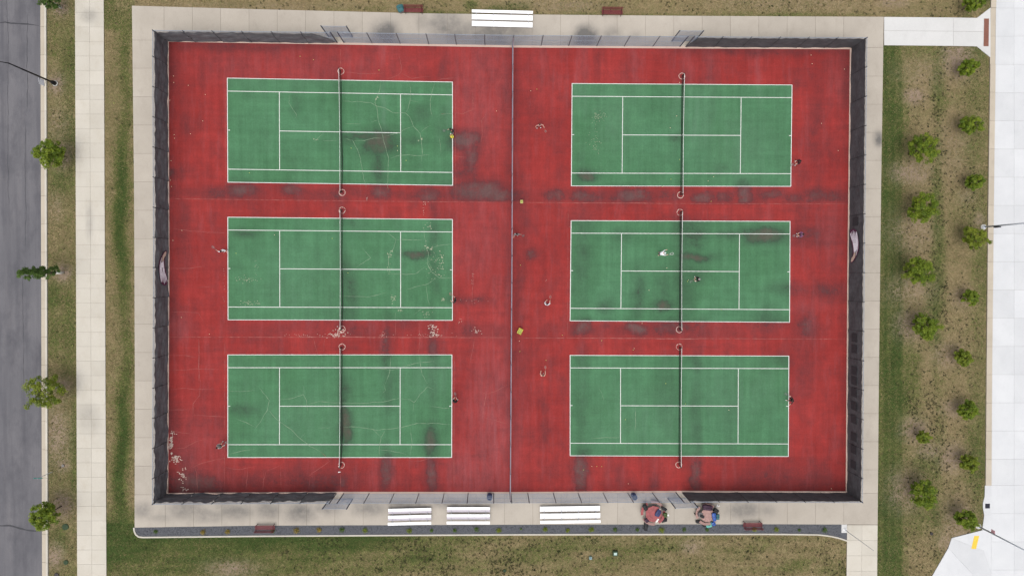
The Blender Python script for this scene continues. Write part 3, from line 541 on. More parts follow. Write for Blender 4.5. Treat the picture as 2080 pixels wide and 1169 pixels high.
# ------------------------------------------------------------------ gravel bed along the south edge
BED_B = lambda u: float(np.interp(u, [283, 520, 1040, 1560, 1660, 1690, 1720], [1088.5, 1086, 1083, 1082, 1083, 1086.5, 1095]))
bed_poly = [(273.5, 1070.5)]+[(u, AO_B(u)) for u in (520, 1040, 1560, 1709)]+[(1709, 1081.5), (1720, 1081.5), (1720, 1095)]+[(u, BED_B(u)) for u in (1705, 1690, 1660, 1560, 1040, 520, 290)]+[(281, 1087), (275.5, 1081)]
bed = sheet('gravel_bed', bed_poly, 0.02, M_GRAVEL, 'dark blue grey gravel bed along the apron')
edging = empty('bed_edging', P(1000, 1085), label='thin cream concrete edging curving round the gravel bed', kind='structure')
epts = [(272.3, 1070.5), (273, 1077), (276, 1084), (282, 1089), (292, 1090)]+[(u, BED_B(u)+1.6) for u in np.arange(330, 1660, 42.0)]+[(1660, 1084.8), (1675, 1086.2), (1690, 1088.5), (1705, 1092), (1720, 1097)]
o0 = P(1000, 1085)
for a, b_ in zip(epts[:-1], epts[1:]):
    pa, pb = P(*a)-o0, P(*b_)-o0; d = (pb-pa); L = d.length; d.normalize(); n = Vector((-d.y, d.x, 0))*0.075
    MB().add([pa+n+Vector((0,0,.07)), pb+n+Vector((0,0,.07)), pb-n+Vector((0,0,.07)), pa-n+Vector((0,0,.07)), pa+n, pb+n, pb-n, pa-n], [(3,2,1,0), (0,1,5,4), (1,2,6,5), (2,3,7,6), (3,0,4,7)]).build('edging_stone', M_WALK, edging)
vs = []; fs = []
for k in range(7000):
    u = random.uniform(276, 1708); lo, hi = AO_B(u)+1, BED_B(u)-1; c = P(u, random.uniform(lo, hi)); r = random.uniform(.02, .05); b_ = len(vs); a = random.random()*3
    vs += [(c.x+r*math.cos(a), c.y+r*math.sin(a), .022), (c.x-r*math.sin(a), c.y+r*math.cos(a), .022), (c.x-r*math.cos(a), c.y-r*math.sin(a), .022), (c.x+r*math.sin(a), c.y-r*math.cos(a), .022), (c.x, c.y, .022+r*.9)]
    fs += [(b_, b_+1, b_+4), (b_+1, b_+2, b_+4), (b_+2, b_+3, b_+4), (b_+3, b_, b_+4)]
tag(mesh_obj('gravel', vs, fs, M_STONE), 'loose dark grey stones spread over the planting bed', kind='stuff')
patch('pole_pad', [(1709, 1064.2), (1720, 1064.2), (1720, 1081), (1709, 1081)], 0.038, M_PALE, swalk, gap=0.0, stains=[])

# ------------------------------------------------------------------ grass blades
def in_lawn(u, v):
    e = rng.normal(0, 1.3, u.shape)
    u_, v_ = u+e, v+rng.normal(0, 1.3, u.shape)
    L = (u_ > X_(95, 98.5)(v_)) & (u_ < X_(152.5, 157)(v_))
    inner = np.interp(v_, [0, 390, 780, 1075], [268, 272.5, 274, 273]); top_in = v_ < np.interp(u_, [268, 520, 860, 1040, 1390, 1800, 1985, 2012], [12, 19, 27.5, 29.5, 32.5, 34.5, 36.5, 12])
    L |= (u_ > X_(211, 216.5)(v_)) & (u_ < inner) & (v_ > 0) & (v_ < 1092)
    L |= top_in & (u_ > X_(211, 216.5)(v_)) & (u_ < np.interp(v_, [-160, 120], [2014, 2010.5]))
    L |= (v_ > np.interp(u_, [216, 270, 283, 520, 1040, 1560, 1660, 1690, 1720], [1085, 1085, 1091, 1089, 1086, 1085, 1086, 1089.5, 1099])) & (u_ > X_(211, 216.5)(v_)) & (u_ < 1720.5-(v_-1064)*.0125)
    east_l = np.interp(v_, [30, 390, 780, 1070, 1330], [1795, 1789.5, 1785, 1782.5, 1780]); east_r = np.interp(v_, [93, 114, 390, 780, 985, 1007, 1025, 1046, 1076, 1091.5, 1112, 1169, 1330], [1982, 2010, 2006.5, 2002.5, 2001, 2000, 1996.5, 1999, 1990, 1933, 1926, 1893, 1820])
    L |= (u_ > east_l) & (u_ < east_r) & (v_ > np.interp(u_, [1795, 1983, 2010], [92.5, 94.5, 114])) & ~((v_ > 1076) & (v_ < 1091.5) & (u_ > 1995-(v_-1075.5)*3.9))
    return L
def tufts(n, name, m, label, size, dark=False, dens=None, blades=4):
    u = rng.uniform(70, 2015, n); v = rng.uniform(-8, 1177, n); k = in_lawn(u, v); u, v = u[k], v[k]
    g, b = lawn_maps(u, v); keep = rng.random(u.shape) > b*0.8
    if dens is not None: keep &= rng.random(u.shape) < dens(u, v)
    u, v, g = u[keep], v[keep], g[keep]; N = len(u)
    t = np.stack([u-CX, -(v-CY), np.full(N, -FX)], 1) @ RCAM.T; s = -H/t[:, 2]; X, Y = t[:, 0]*s, t[:, 1]*s
    V = np.zeros((N, blades, 3, 3)); A = np.zeros((N, blades, 3))
    ang = rng.uniform(0, 2*math.pi, (N, blades)); ln = rng.uniform(.5, 1.3, (N, blades))*size; wd = size*rng.uniform(.12, .26, (N, blades)); hh = rng.uniform(.25, .75, (N, blades))*size-.035
    ox = rng.normal(0, size*.35, (N, blades)); oy = rng.normal(0, size*.35, (N, blades))
    bx = X[:, None]+ox; by = Y[:, None]+oy; c, s_ = np.cos(ang), np.sin(ang)
    V[:, :, 0] = np.stack([bx-s_*wd, by+c*wd, np.full_like(bx, -.055)], 2); V[:, :, 1] = np.stack([bx+s_*wd, by-c*wd, np.full_like(bx, -.055)], 2); V[:, :, 2] = np.stack([bx+c*ln, by+s_*ln, hh], 2)
    gg = (g[:, None]+rng.normal(0, .22, (N, blades))+rng.normal(0, .22, (N, 1))) if not dark else (0.72+rng.normal(0, .15, (N, blades)))
    A[:] = gg[:, :, None]
    F = np.arange(N*blades*3).reshape(-1, 3)
    me = bpy.data.meshes.new(name); me.vertices.add(N*blades*3); me.vertices.foreach_set('co', V.astype(np.float32).ravel())
    me.loops.add(F.size); me.loops.foreach_set('vertex_index', F.ravel().astype(np.int32)); me.polygons.add(len(F)); me.polygons.foreach_set('loop_start', (np.arange(len(F))*3).astype(np.int32))
    at = me.attributes.new('green', 'FLOAT', 'POINT'); at.data.foreach_set('value', A.astype(np.float32).ravel())
    me.materials.append(m); me.update(calc_edges=True); me.validate()
    return tag(link(bpy.data.objects.new(name, me)), label, kind='stuff')
tufts(620000, 'grass', M_BLADE, 'short mown grass blades, green and straw coloured', 0.11)
def weed_density(u, v):
    d = np.full(u.shape, .02)
    d = np.where((u > 1840) & (u < 1990) & (v > 150), .22, d); d = np.where((u > 1885) & (u < 1925), .45, d)
    d = np.where((u > 1840) & (u < 1930) & (v > 800) & (v < 960), .75, d)
    d = np.where((v > 1090) & (u > 560) & (u < 1720), .28, d); d = np.where((v > 1092) & (u > 760) & (u < 1150), .75, d); d = np.where((v < 30) & (u > 500), .22, d)
    return d*np.clip(.55+.5*np.sin(u*.11+v*.05)*np.sin(v*.09-u*.03)+.35*np.sin(u*.037-v*.021), .15, 1)
tufts(110000, 'weeds', blade_mat('weed_leaves', 0.20), 'small dark weed tufts scattered over the dry lawn', 0.125, True, weed_density, 12)
tag(edging, kind='structure')

# ================================================================== THINGS
# ------------------------------------------------------------------ chain-link fences
M_GALV = mat('galvanised_steel', (0.22, 0.25, 0.30), 0.5, 0.2); M_POST = mat('weathered_post', (0.085, 0.095, 0.120), 0.5, 0.35)
M_WIRE = mat('chain_wire', (0.24, 0.28, 0.38), 0.5, 0.3); M_RAILP = mat('pinkish_rail', (0.30, 0.23, 0.25), 0.5, 0.2)
def screen_mat(name, a, b_):
    t = NT(name); n = t.noise(1.2, 5.0, 0.65); c = t.mix(t.ramp(n, 0.3, 0.72), a, b_); w = t.noise(3.0, 4.0, 0.6, stretch=(1, 1, 3.0)); c = t.scale(c, t.ramp(w, .25, .8, .75, 1.3)); return t.done(c, 0.8)
M_SCR_G = screen_mat('windscreen_grey', (0.072, 0.074, 0.081), (0.135, 0.137, 0.145)); M_SCR_B = screen_mat('windscreen_black', (0.052, 0.053, 0.058), (0.090, 0.090, 0.096))
M_TIE = mat('dark_seam', (0.018, 0.018, 0.02), 0.8)
FH = 3.08
def wire_mesh(L, Hh, name):
    """chain link: two families of slanting wires"""
    vs = []; fs = []; st = 0.078; r = 0.0033
    for fam in (1, -1):
        n = int((L+Hh)/st)
        for k in range(n):
            c = (k+.5)*st-Hh
            p = []
            z0, z1 = 0.05, Hh-0.03
            xa, xb = (c+z0, c+z1)
            if xa < 0: z0 += -xa; xa = 0
            if xb > L: z1 -= xb-L; xb = L
            if z1-z0 < 0.03: continue
            if fam < 0: xa, xb = L-xa, L-xb
            y = 0.003*fam; b_ = len(vs)
            for (x, z) in ((xa, z0), (xb, z1)):
                vs += [(x, y+r, z), (x+fam*r*.87, y-r*.5, z-r*.6), (x-fam*r*.87, y-r*.5, z+r*.6)]
            fs += [(b_, b_+1, b_+4, b_+3), (b_+1, b_+2, b_+5, b_+4), (b_+2, b_, b_+3, b_+5)]
    me = bpy.data.meshes.new(name); me.from_pydata(vs, [], fs); me.materials.append(M_WIRE); return me
WIRE = wire_mesh(3.0, FH, 'wire_panel')
POSTM = MB().lathe([(.042, 0), (.042, FH+.04), (.05, FH+.045), (.035, FH+.09), (.008, FH+.11)], 8).mesh('post', M_POST)
POSTT = MB().lathe([(.055, 0), (.055, FH+.05), (.065, FH+.055), (.045, FH+.11), (.01, FH+.13)], 10).mesh('terminal_post', M_POST)
def frame(a, b_):
    d = (b_-a); L = d.length; ang = math.atan2(d.y, d.x); return L, Matrix.Translation(a) @ Matrix.Rotation(ang, 4, 'Z')
def windscreen(root, a, b_, inward, m, wrinkle=0.04, sag=0.06, cut0=0.0, cut1=0.0, base=0.10, top=FH-.10, mats2=None):
    """one bay of hanging screen cloth, on the court side of the mesh; cut0/cut1: slanted ends"""
    L = (b_-a).length; nu, nv = 20, 14; ph = [random.uniform(0, 6.28) for _ in range(6)]; vs = []
    d = (b_-a).normalized(); n = Vector((-d.y, d.x, 0))*inward
    for j in range(nv+1):
        t = j/nv
        for i in range(nu+1):
            s = i/nu
            x0 = s*L
            if cut0: x0 = cut0*(1-t)**0.6*0+cut0*(t**1.6)+s*(L-cut0*(t**1.6))
            if cut1: x0 = s*(L-cut1*(t**1.6))
            bot = base+sag*.6*math.sin(s*9+ph[0])*abs(math.sin(s*3.3+ph[1])); tp = top-sag*abs(math.sin(s*math.pi*3+ph[2]))*(.4+.6*abs(math.sin(s*5+ph[3])))
            w = wrinkle*(math.sin(t*7+s*4+ph[4])*.6+math.sin(s*17+t*3+ph[5])*.4*t+math.sin(t*13-s*6+ph[0])*.35+math.sin(t*26+2.2*math.sin(s*5+ph[2])+ph[3])*.40)
            p = a+d*x0+n*(.05+wrinkle+w); vs.append((p.x, p.y, bot+(tp-bot)*t))
    fs = [(j*(nu+1)+i, j*(nu+1)+i+1, (j+1)*(nu+1)+i+1, (j+1)*(nu+1)+i) for j in range(nv) for i in range(nu)]
    o = mesh_obj('windscreen', vs, fs, m, root, smooth=True)
    for i in (0, nu): MB().tube([Vector(vs[j*(nu+1)+i])+n*.012 for j in range(nv+1)], .012, 5).build('seam', M_TIE, o)
    return o
def fence(label, posts, inward, screen=None, rail_mat=None, wr=.04, sag=.06, ends=(True, True), fade0=0, fade1=0, group='fences around and between the courts', bare=()):
    """posts: foot points (pixels) in order; screen(k) -> material or None for bay k"""
    pts = [P(u, v) for u, v in posts]
    root = empty('chain_link_fence', pts[0]); tag(root, label, 'fence', group)
    org = pts[0].copy(); loc = [p-org for p in pts]
    scr = []
    for k, p in enumerate(loc):
        term = (k == 0 and ends[0]) or (k == len(loc)-1 and ends[1])
        if (k == 0 and not ends[0]) or (k == len(loc)-1 and not ends[1]): continue
        inst('post', POSTT if term else POSTM, root, Matrix.Translation(p))
    for k, (a, b_) in enumerate(zip(loc[:-1], loc[1:])):
        L, T = frame(a, b_)
        inst('wire_panel', WIRE, root, T @ Matrix.Diagonal((L/3.0, 1, 1, 1)))
        for nm, z, r in (('top_rail', FH, .026), ('middle_rail', FH*.52, .02), ('bottom_wire', .06, .006)):
            MB().tube([a+Vector((0, 0, z)), b_+Vector((0, 0, z))], r, 8).build(nm, (rail_mat or M_GALV) if nm == 'top_rail' else M_GALV, root)
        sm = screen(k) if screen else None
        if sm:
            c0 = fade0 if k == 0 else 0; c1 = fade1 if k == len(loc)-2 else 0
            scr.append(windscreen(root, a, b_, inward, sm, wr, sag, c0, c1))
    return root, loc, scr
tp_l = [(340 + (685-340)*k/6, ) for k in range(7)]
LT = [340.0]+[685-57.5*k for k in range(5, -1, -1)]
f1 = fence('fence with torn grey windscreen on the north side near the street', [(u, FB_T(u)) for u in LT], -1, lambda k: M_SCR_G, wr=.05, sag=.14, fade1=1.9)
mid_t = [699, 756, 813, 871, 927, 985, 1042, 1099, 1155, 1212, 1268, 1326, 1381]
f2 = fence('bare see-through fence behind the long north bleacher', [(u, FB_T(u)) for u in mid_t], -1)
RT = [1393+56.0*k for k in range(6)]+[1729.5]
f3 = fence('fence with black sagging windscreen on the north side near the lawn trees', [(u, FB_T(u)) for u in RT], -1, lambda k: M_SCR_B, wr=.03, sag=.16, fade0=.5)
LB = [339.0]+[683-57.3*k for k in range(5, -1, -1)]
f4 = fence('fence with crumpled grey windscreen on the south side near the street', [(u, FB_B(u)) for u in LB], 1, lambda k: M_SCR_G, wr=.085, sag=.16)
mid_b = [698, 750, 800.5, 851, 902, 951, 1002.7, 1038, 1072, 1124, 1174, 1225, 1275, 1325, 1373]
f5 = fence('bare see-through fence behind the south bleachers', [(u, FB_B(u)) for u in mid_b], 1)
RB = [1386+56.0*k for k in range(6)]+[1721]
f6 = fence('fence with flat black windscreen on the south side behind the picnic tables', [(u, FB_B(u)) for u in RB], 1, lambda k: M_SCR_B, wr=.02, sag=.05)
LL = [83.0]+[485-58.6*k for k in range(6, -1, -1)]+[485+58.6*k for k in range(1, 9)]+[1003.5]
f7 = fence('long grey screened fence on the street side, with a feather emblem', [(FB_L(v), v) for v in LL], 1, lambda k: M_SCR_G, wr=.06, sag=.10, ends=(False, False))
RR = [96.5]+[153+57.2*k for k in range(0, 15)]+[1000.5]
f8 = fence('long black screened fence facing the lawn trees, with a feather emblem', [(FB_R(v), v) for v in RR], -1, lambda k: M_SCR_B, wr=.025, sag=.08, ends=(False, False))
# tall divider between the two columns of courts
dv = [96+(998-96)*k/17 for k in range(18)]
def div_foot(v):
    ut = float(np.interp(v, [72, 540, 1018], [1042.5, 1040.5, 1037])); return NADIR[0]+(ut-NADIR[0])/1.044
f9 = fence('tall chain-link divider running between the two columns of courts', [(div_foot(v), v) for v in dv], 1, rail_mat=M_RAILP, ends=(True, True))

# offset entrance panels standing in front of the four openings
def baffle(a, b_, label):
    pa, pb = P(*a), P(*b_); root = empty('entrance_panel', pa); tag(root, label, 'fence panel', 'offset entrance panels'); L, T = frame(Vector(), pb-pa)
    for p in (Vector(), pb-pa): inst('post', POSTT, root, Matrix.Translation(p))
    inst('wire_panel', WIRE, root, T @ Matrix.Diagonal((L/3.0, 1, 1, 1)))
    for nm, z in (('top_rail', FH), ('middle_rail', FH*.52), ('bottom_rail', .08)):
        MB().tube([Vector((0, 0, z)), pb-pa+Vector((0, 0, z))], .024, 8).build(nm, M_GALV, root)
baffle((667, 74.5), (716.5, 75.2), 'offset see-through fence panel outside the north opening nearer the street')
baffle((1364.5, 83.5), (1411, 83.8), 'offset see-through fence panel outside the north opening nearer the lawn trees')
baffle((669.5, 1012.3), (716.5, 1012.6), 'offset see-through fence panel outside the south opening nearer the street')
baffle((1356.5, 1011.3), (1401, 1010.2), 'offset see-through fence panel outside the south opening beside the picnic tables')

# feather emblem on two screens: a band of white plumes with a tan end and a dark purple rim
M_EW = mat('emblem_white', (0.78, 0.78, 0.84), 0.7); M_ET = mat('emblem_tan', (0.52, 0.40, 0.32), 0.7); M_EP = mat('emblem_purple', (0.085, 0.022, 0.055), 0.7); M_ED = mat('emblem_dark', (0.05, 0.03, 0.05), 0.7)
def emblem(fen, v_mid, fb, inward, flip, foot_lab):
    """drawn flat on the cloth: x along the fence, z up"""
    root, loc, scr = fen; a = P(fb(v_mid), v_mid)-P(fb(83.0 if fb is FB_L else 96.5), 83.0 if fb is FB_L else 96.5)
    if fb is FB_L: a = P(fb(v_mid), v_mid)-P(*(FB_L(83.0), 83.0))
    else: a = P(fb(v_mid), v_mid)-P(*(FB_R(96.5), 96.5))
    d = P(fb(v_mid+40), v_mid+40)-P(fb(v_mid-40), v_mid-40); d.normalize(); n = Vector((-d.y, d.x, 0))*inward
    def pt(x, z, lift): q = a+d*(x*flip)+n*(.17+lift); return (q.x, q.y, z)
    def loft(mid, wid, m, mb, lift):
        k = len(mid); vs = []
        for (x, z), w in zip(mid, wid): vs += [pt(x, z+w, lift), pt(x, z-w, lift), pt(x, z+w, lift-.006), pt(x, z-w, lift-.006)]
        mb.add(vs, [(4*i, 4*i+1, 4*i+5, 4*i+4) for i in range(k-1)]+[(4*i+2, 4*i+6, 4*i+7, 4*i+3) for i in range(k-1)], m)
    mb = MB()
    body = [(-1.75, .80), (-1.6, .95), (-1.35, 1.15), (-1.05, 1.38), (-.7, 1.62), (-.3, 1.70), (.2, 1.62), (.7, 1.45), (1.2, 1.28), (1.65, 1.12), (1.85, 1.05)]
    loft(body, [.13, .30, .40, .46, .54, .62, .70, .76, .78, .66, .26], 0, mb, 0)                       # purple rim
    loft([(-1.65, .85), (-1.5, .95), (-1.25, 1.15), (-1.0, 1.40), (-.75, 1.58), (-.55, 1.66)], [.10, .22, .30, .27, .30, .22], 1, mb, .008)   # tan end
    loft([(-1.15, 1.0), (-.95, 1.12), (-.75, 1.25)], [.05, .09, .05], 3, mb, .014)
    loft([(-1.1, 1.55), (-.8, 1.70), (-.5, 1.76)], [.03, .06, .04], 3, mb, .014)
    loft([(-.72, 1.50), (-.3, 1.60), (.1, 1.58), (.5, 1.48), (.78, 1.42)], [.16, .34, .42, .48, .50], 2, mb, .008)    # white plume body
    for i in range(5):
        z0 = 1.82-.20*i; x1 = 1.66-.08*abs(i-2)+(.06 if i == 2 else 0); z1 = 1.72-.31*i
        loft([(.60, z0), (1.0, z0+(z1-z0)*.45), (1.35, z0+(z1-z0)*.8), (x1, z1)], [.09, .085, .07, .02], 2, mb, .010)
        if i < 4: loft([(.30, z0-.12), (.75, z0-.16)], [.008, .02], 3, mb, .015)
    loft([(-1.0, 1.72), (-.3, 2.06), (.4, 2.08), (1.0, 1.98), (1.55, 1.80)], [.02, .05, .06, .05, .02], 2, mb, .010)
    best = min(scr, key=lambda s: (Vector(s.data.vertices[157].co)-a).length)
    o = mb.build('emblem', [M_EP, M_ET, M_EW, M_ED], best); o['label'] = foot_lab
emblem(f7, 543, FB_L, 1, 1, 'white feather emblem with tan end and dark purple rim')
emblem(f8, 501, FB_R, -1, -1, 'white feather emblem with tan end and dark purple rim')
# darker cloth patches on the eastern screen
M_PATCH = mat('dark_cloth_patch', (0.034, 0.034, 0.038), .8)
for vv in (452, 683, 705, 748, 768, 792, 818, 845, 880, 905, 935):
    a = P(FB_R(vv), vv)-P(FB_R(96.5), 96.5); d = (P(FB_R(vv+20), vv+20)-P(FB_R(vv-20), vv-20)).normalized(); n = Vector((-d.y, d.x, 0))*-1
    best = min(f8[2], key=lambda s: (Vector(s.data.vertices[157].co)-a).length)
    q = [a+d*x+n*.14+Vector((0, 0, z)) for x, z in ((-.45, .9), (.45, .9), (.45, 2.0), (-.45, 2.0))]; q2 = [p-n*.006 for p in q]
    mesh_obj('cloth_patch', q+q2, [(0,1,2,3), (7,6,5,4), (0,4,5,1), (1,5,6,2), (2,6,7,3), (3,7,4,0)], M_PATCH, best)

# ------------------------------------------------------------------ tennis nets
M_NET = mat('net_cord', (0.012, 0.013, 0.013), 0.8); M_BAND = mat('net_band', (0.72, 0.72, 0.70), 0.7); M_NPOST = mat('net_post', (0.018, 0.030, 0.024), 0.5, .2)
NETS = {'TL': ((692.5,145),(695,391)), 'ML': ((695,427),(695,668)), 'BL': ((695,704),(693.5,943.5)), 'TR': ((1385,155),(1382,396)), 'MR': ((1381,431),(1379.5,669)), 'BR': ((1379.5,704),(1378.5,943))}
NLAB = {'TL': 'black tennis net on the court with the round grey stain', 'ML': 'black tennis net on the court with flaking paint chips', 'BL': 'black tennis net on the southern court by the street', 'TR': 'black tennis net on the northern court by the lawn trees', 'MR': 'black tennis net between the two players near the net', 'BR': 'black tennis net on the court nearest the picnic tables'}
M_RING = crack_mat('post_patch_ring', (0.38, 0.20, 0.17), (0.50, 0.38, 0.33)); M_RINGIN = mat('post_patch', (0.18, 0.045, 0.042))
POST_RING = MB(); _n = 22
for key, (a, b_) in NETS.items():
    pa, pb = P(*a), P(*b_); root = empty('tennis_net', pa); tag(root, NLAB[key], 'tennis net', 'tennis nets'); d = pb-pa; L = d.length; d.normalize(); n = Vector((-d.y, d.x, 0))
    sgn = 1 if n.x > 0 else -1; n = n*sgn
    def topz(s): return 1.07-(1.07-.914)*(1-abs(2*s-1)**1.3)
    blow = .16 if key in ('TL', 'ML', 'BL') else -.05
    def np_(s, t): return d*(s*L)+n*(blow*math.sin(math.pi*min(1, t*1.0))*math.sin(math.pi*s)**.5*(1+.5*math.sin(7*s+len(key)))*(1-t)*1.6)+Vector((0, 0, .045+(topz(s)-.045)*t))
    mb = MB(); ns = 90; nt = 17; w = .0042
    for j in range(nt):           # horizontal cords
        t = j/(nt-1)*.96
        for i in range(ns):
            s0, s1 = i/ns, (i+1)/ns; p, q = np_(s0, t), np_(s1, t); mb.add([p+n*w, q+n*w, q-n*w, p-n*w, p+Vector((0,0,2*w)), q+Vector((0,0,2*w))], [(0,1,5,4), (3,2,5,4), (0,1,2,3)])
    for i in range(1, 240):       # vertical cords
        s = i/240; prev = np_(s, 0)
        for j in range(1, 5):
            q = np_(s, j/4*.96); mb.add([prev+d*w, q+d*w, q-d*w, prev-d*w, prev+n*w*1.6, q+n*w*1.6], [(0,1,5,4), (3,2,5,4), (0,1,2,3)]); prev = q
    mb.tube([np_(i/40, 0) for i in range(41)], .016, 6)
    mb.build('net', M_NET, root)
    mb = MB()
    for i in range(24):
        s0, s1 = i/24, (i+1)/24; p, q = d*(s0*L)+Vector((0,0,topz(s0))), d*(s1*L)+Vector((0,0,topz(s1))); hw = n*.012
        mb.add([p+hw, q+hw, q-hw, p-hw, p+hw-Vector((0,0,.06)), q+hw-Vector((0,0,.06)), q-hw-Vector((0,0,.06)), p-hw-Vector((0,0,.06))], [(0,1,2,3), (0,4,5,1), (3,2,6,7), (4,7,6,5)])
    mb.build('top_band', M_BAND, root)
    c = d*(L*.5); MB().box((-.025, -.02, .03), (.025, .02, .90), 0, Matrix.Translation(c) @ Matrix.Rotation(math.atan2(d.y, d.x), 4, 'Z')).build('centre_strap', M_BAND, root)
    for p in (Vector(), d*L):
        po = MB().lathe([(.045, 0), (.045, 1.06), (.05, 1.065), (.05, 1.10), (.03, 1.12)], 12, c=p).build('post', M_NPOST, root)
        MB().box((-.04, -.09, .78), (.04, -.045, .95), 0, Matrix.Translation(p)).build('winder', M_NPOST, po)
    for px in (a, b_):            # ring-shaped patch in the surface around each post
        c = P(*px); vs = []; k = 26
        for i in range(k):
            an = 2*math.pi*i/k; r1 = .36+random.uniform(-.02, .02); r0 = r1-random.uniform(.035, .095)
            vs += [(c.x+r1*math.cos(an), c.y+r1*math.sin(an), .0392), (c.x+r0*math.cos(an), c.y+r0*math.sin(an), .0392)]
        miss = set() if random.random() < .5 else {random.randrange(k) for _ in range(6)}
        mesh_obj('post_ring', vs, [(2*i, (2*i+2) % (2*k), (2*i+3) % (2*k), 2*i+1) for i in range(k) if i not in miss], M_RING, court)

# ------------------------------------------------------------------ bleachers and benches
M_ALU = mat('bright_aluminium', (0.80, 0.80, 0.81), 0.45, 0.0, 0.04); M_ALUD = mat('dull_aluminium', (0.36, 0.33, 0.37), 0.5, 0.1, 0.10); M_FRAME = mat('bleacher_frame', (0.40, 0.40, 0.42), 0.5, .3)
def bleacher(quad, facing, dull, label):
    """quad: corners of the footprint in pixels (left-upper, right-upper, right-lower, left-lower); facing +1: rows rise to the south"""
    q = [P(*c, .45) for c in quad]; W = ((q[1]-q[0]).length+(q[2]-q[3]).length)/2; cen = (q[0]+q[1]+q[2]+q[3])/4; ang = math.atan2((q[1]-q[0]).y, (q[1]-q[0]).x)
    D = ((q[3]-q[0]).length+(q[2]-q[1]).length)/2
    root = empty('bleacher', (cen.x, cen.y, .036), ang); tag(root, label, 'bleacher', 'aluminium bleachers'); row = (D-.30)/2
    ysg = -1 if facing > 0 else 1                       # direction in which the rows rise
    for r in range(3):
        yc = ysg*(r-1)*row; zt = .30+.20*r
        for h in (-1, 1):
            MB().rbox((-W/2, yc+h*.075-.072, zt), (W/2, yc+h*.075+.072, zt+.045), .008).build('seat_plank', M_ALU, root)
        if r < 2:
            yf = yc+ysg*(.15+.02+.125); MB().rbox((-W/2, yf-.125, zt-.06), (W/2, yf+.125, zt-.02), .008).build('foot_plank', M_ALUD if dull else M_ALU, root)
    nf = 4 if W > 5.5 else 3
    for k in range(nf):
        x = -W/2+.45+(W-.9)*k/(nf-1); mb = MB()
        for r in range(3):
            yc = ysg*(r-1)*row; zt = .30+.20*r
            mb.tube([(x, yc, 0), (x, yc, zt)], .025, 6)
        mb.tube([(x, -ysg*(row+.12), .03), (x, ysg*(row+.12), .03)], .025, 6); mb.tube([(x, -ysg*row, .27), (x, ysg*row, .67)], .022, 6); mb.tube([(x, 0, .03), (x, ysg*row, .60)], .018, 6)
        mb.build('support_frame', M_FRAME, root)
    for yy, zz in ((ysg*row, .35), (-ysg*row, .12)):
        MB().tube([(-W/2+.45, yy, zz), (W/2-.45, yy, zz)], .018, 6).build('cross_brace', M_FRAME, root)
bleacher([(959, 22), (1083, 25), (1081, 55), (958, 53)], -1, False, 'long white bleacher on the north apron between two red benches')
bleacher([(789, 1033), (876, 1031), (876, 1062), (788, 1064)], 1, True, 'short white three-row bleacher on the south apron, nearest the street')
bleacher([(908, 1029.5), (995.5, 1029.5), (995, 1061.5), (907.5, 1061.5)], 1, True, 'short white bleacher in the middle of the three on the south apron')
bleacher([(1097, 1028.5), (1219, 1027), (1219, 1058.5), (1097, 1060.5)], 1, False, 'long white bleacher on the south apron beside the picnic tables')
M_REDB = mat('red_bench_steel', (0.125, 0.020, 0.024), 0.45, 0, .15); M_REDD = mat('dark_red_steel', (0.055, 0.012, 0.015), 0.5)
def bench(c, length, back_north, label):
    p = P(*c); root = empty('park_bench', (p.x, p.y, 0.02), math.radians(-.3) if back_north else math.radians(179.7)); tag(root, label, 'bench', 'red steel benches')
    W = length
    for k in range(5):
        MB().rbox((-W/2, -.235+k*.095, .43), (W/2, -.165+k*.095, .465), .008).build('seat_slat', M_REDB, root)
    for k in range(4):
        y = .265+k*.035; z = .55+k*.10; MB().rbox((-W/2, y-.014, z), (W/2, y+.014, z+.075), .008).build('back_slat', M_REDB, root)
    for s in (-1, 1):
        x = s*(W/2-.16); mb = MB()
        mb.tube([(x, -.25, .42), (x, .24, .42), (x, .28, .50), (x, .40, .96)], .028, 8); mb.tube([(x, -.28, .42), (x, -.28, .66), (x, .30, .68)], .024, 8); mb.tube([(x, -.28, .43), (x, .24, .43)], .03, 8)
        mb.build('end_frame', M_REDD, root)
        for y in (-.22, .22):
            l_ = MB().tube([(x, y, .42), (x, y*1.15, .0)], .028, 8).build('leg', M_REDD, root)
            MB().lathe([(.06, 0), (.06, .012), (.03, .02)], 10, c=(x, y*1.15, 0)).build('foot', M_REDD, l_)
bench((841, 24), 2.05, True, 'red slatted bench on the north apron with a teal bag at its end')
bench((1242, 28.5), 2.25, True, 'red slatted bench on the north apron, nearer the lawn trees')
bench((541, 1067.5), 2.1, False, 'red slatted bench on the gravel edge, nearest the street')
bench((1526, 1062.0), 2.1, False, 'red slatted bench on the gravel edge beyond the picnic tables')

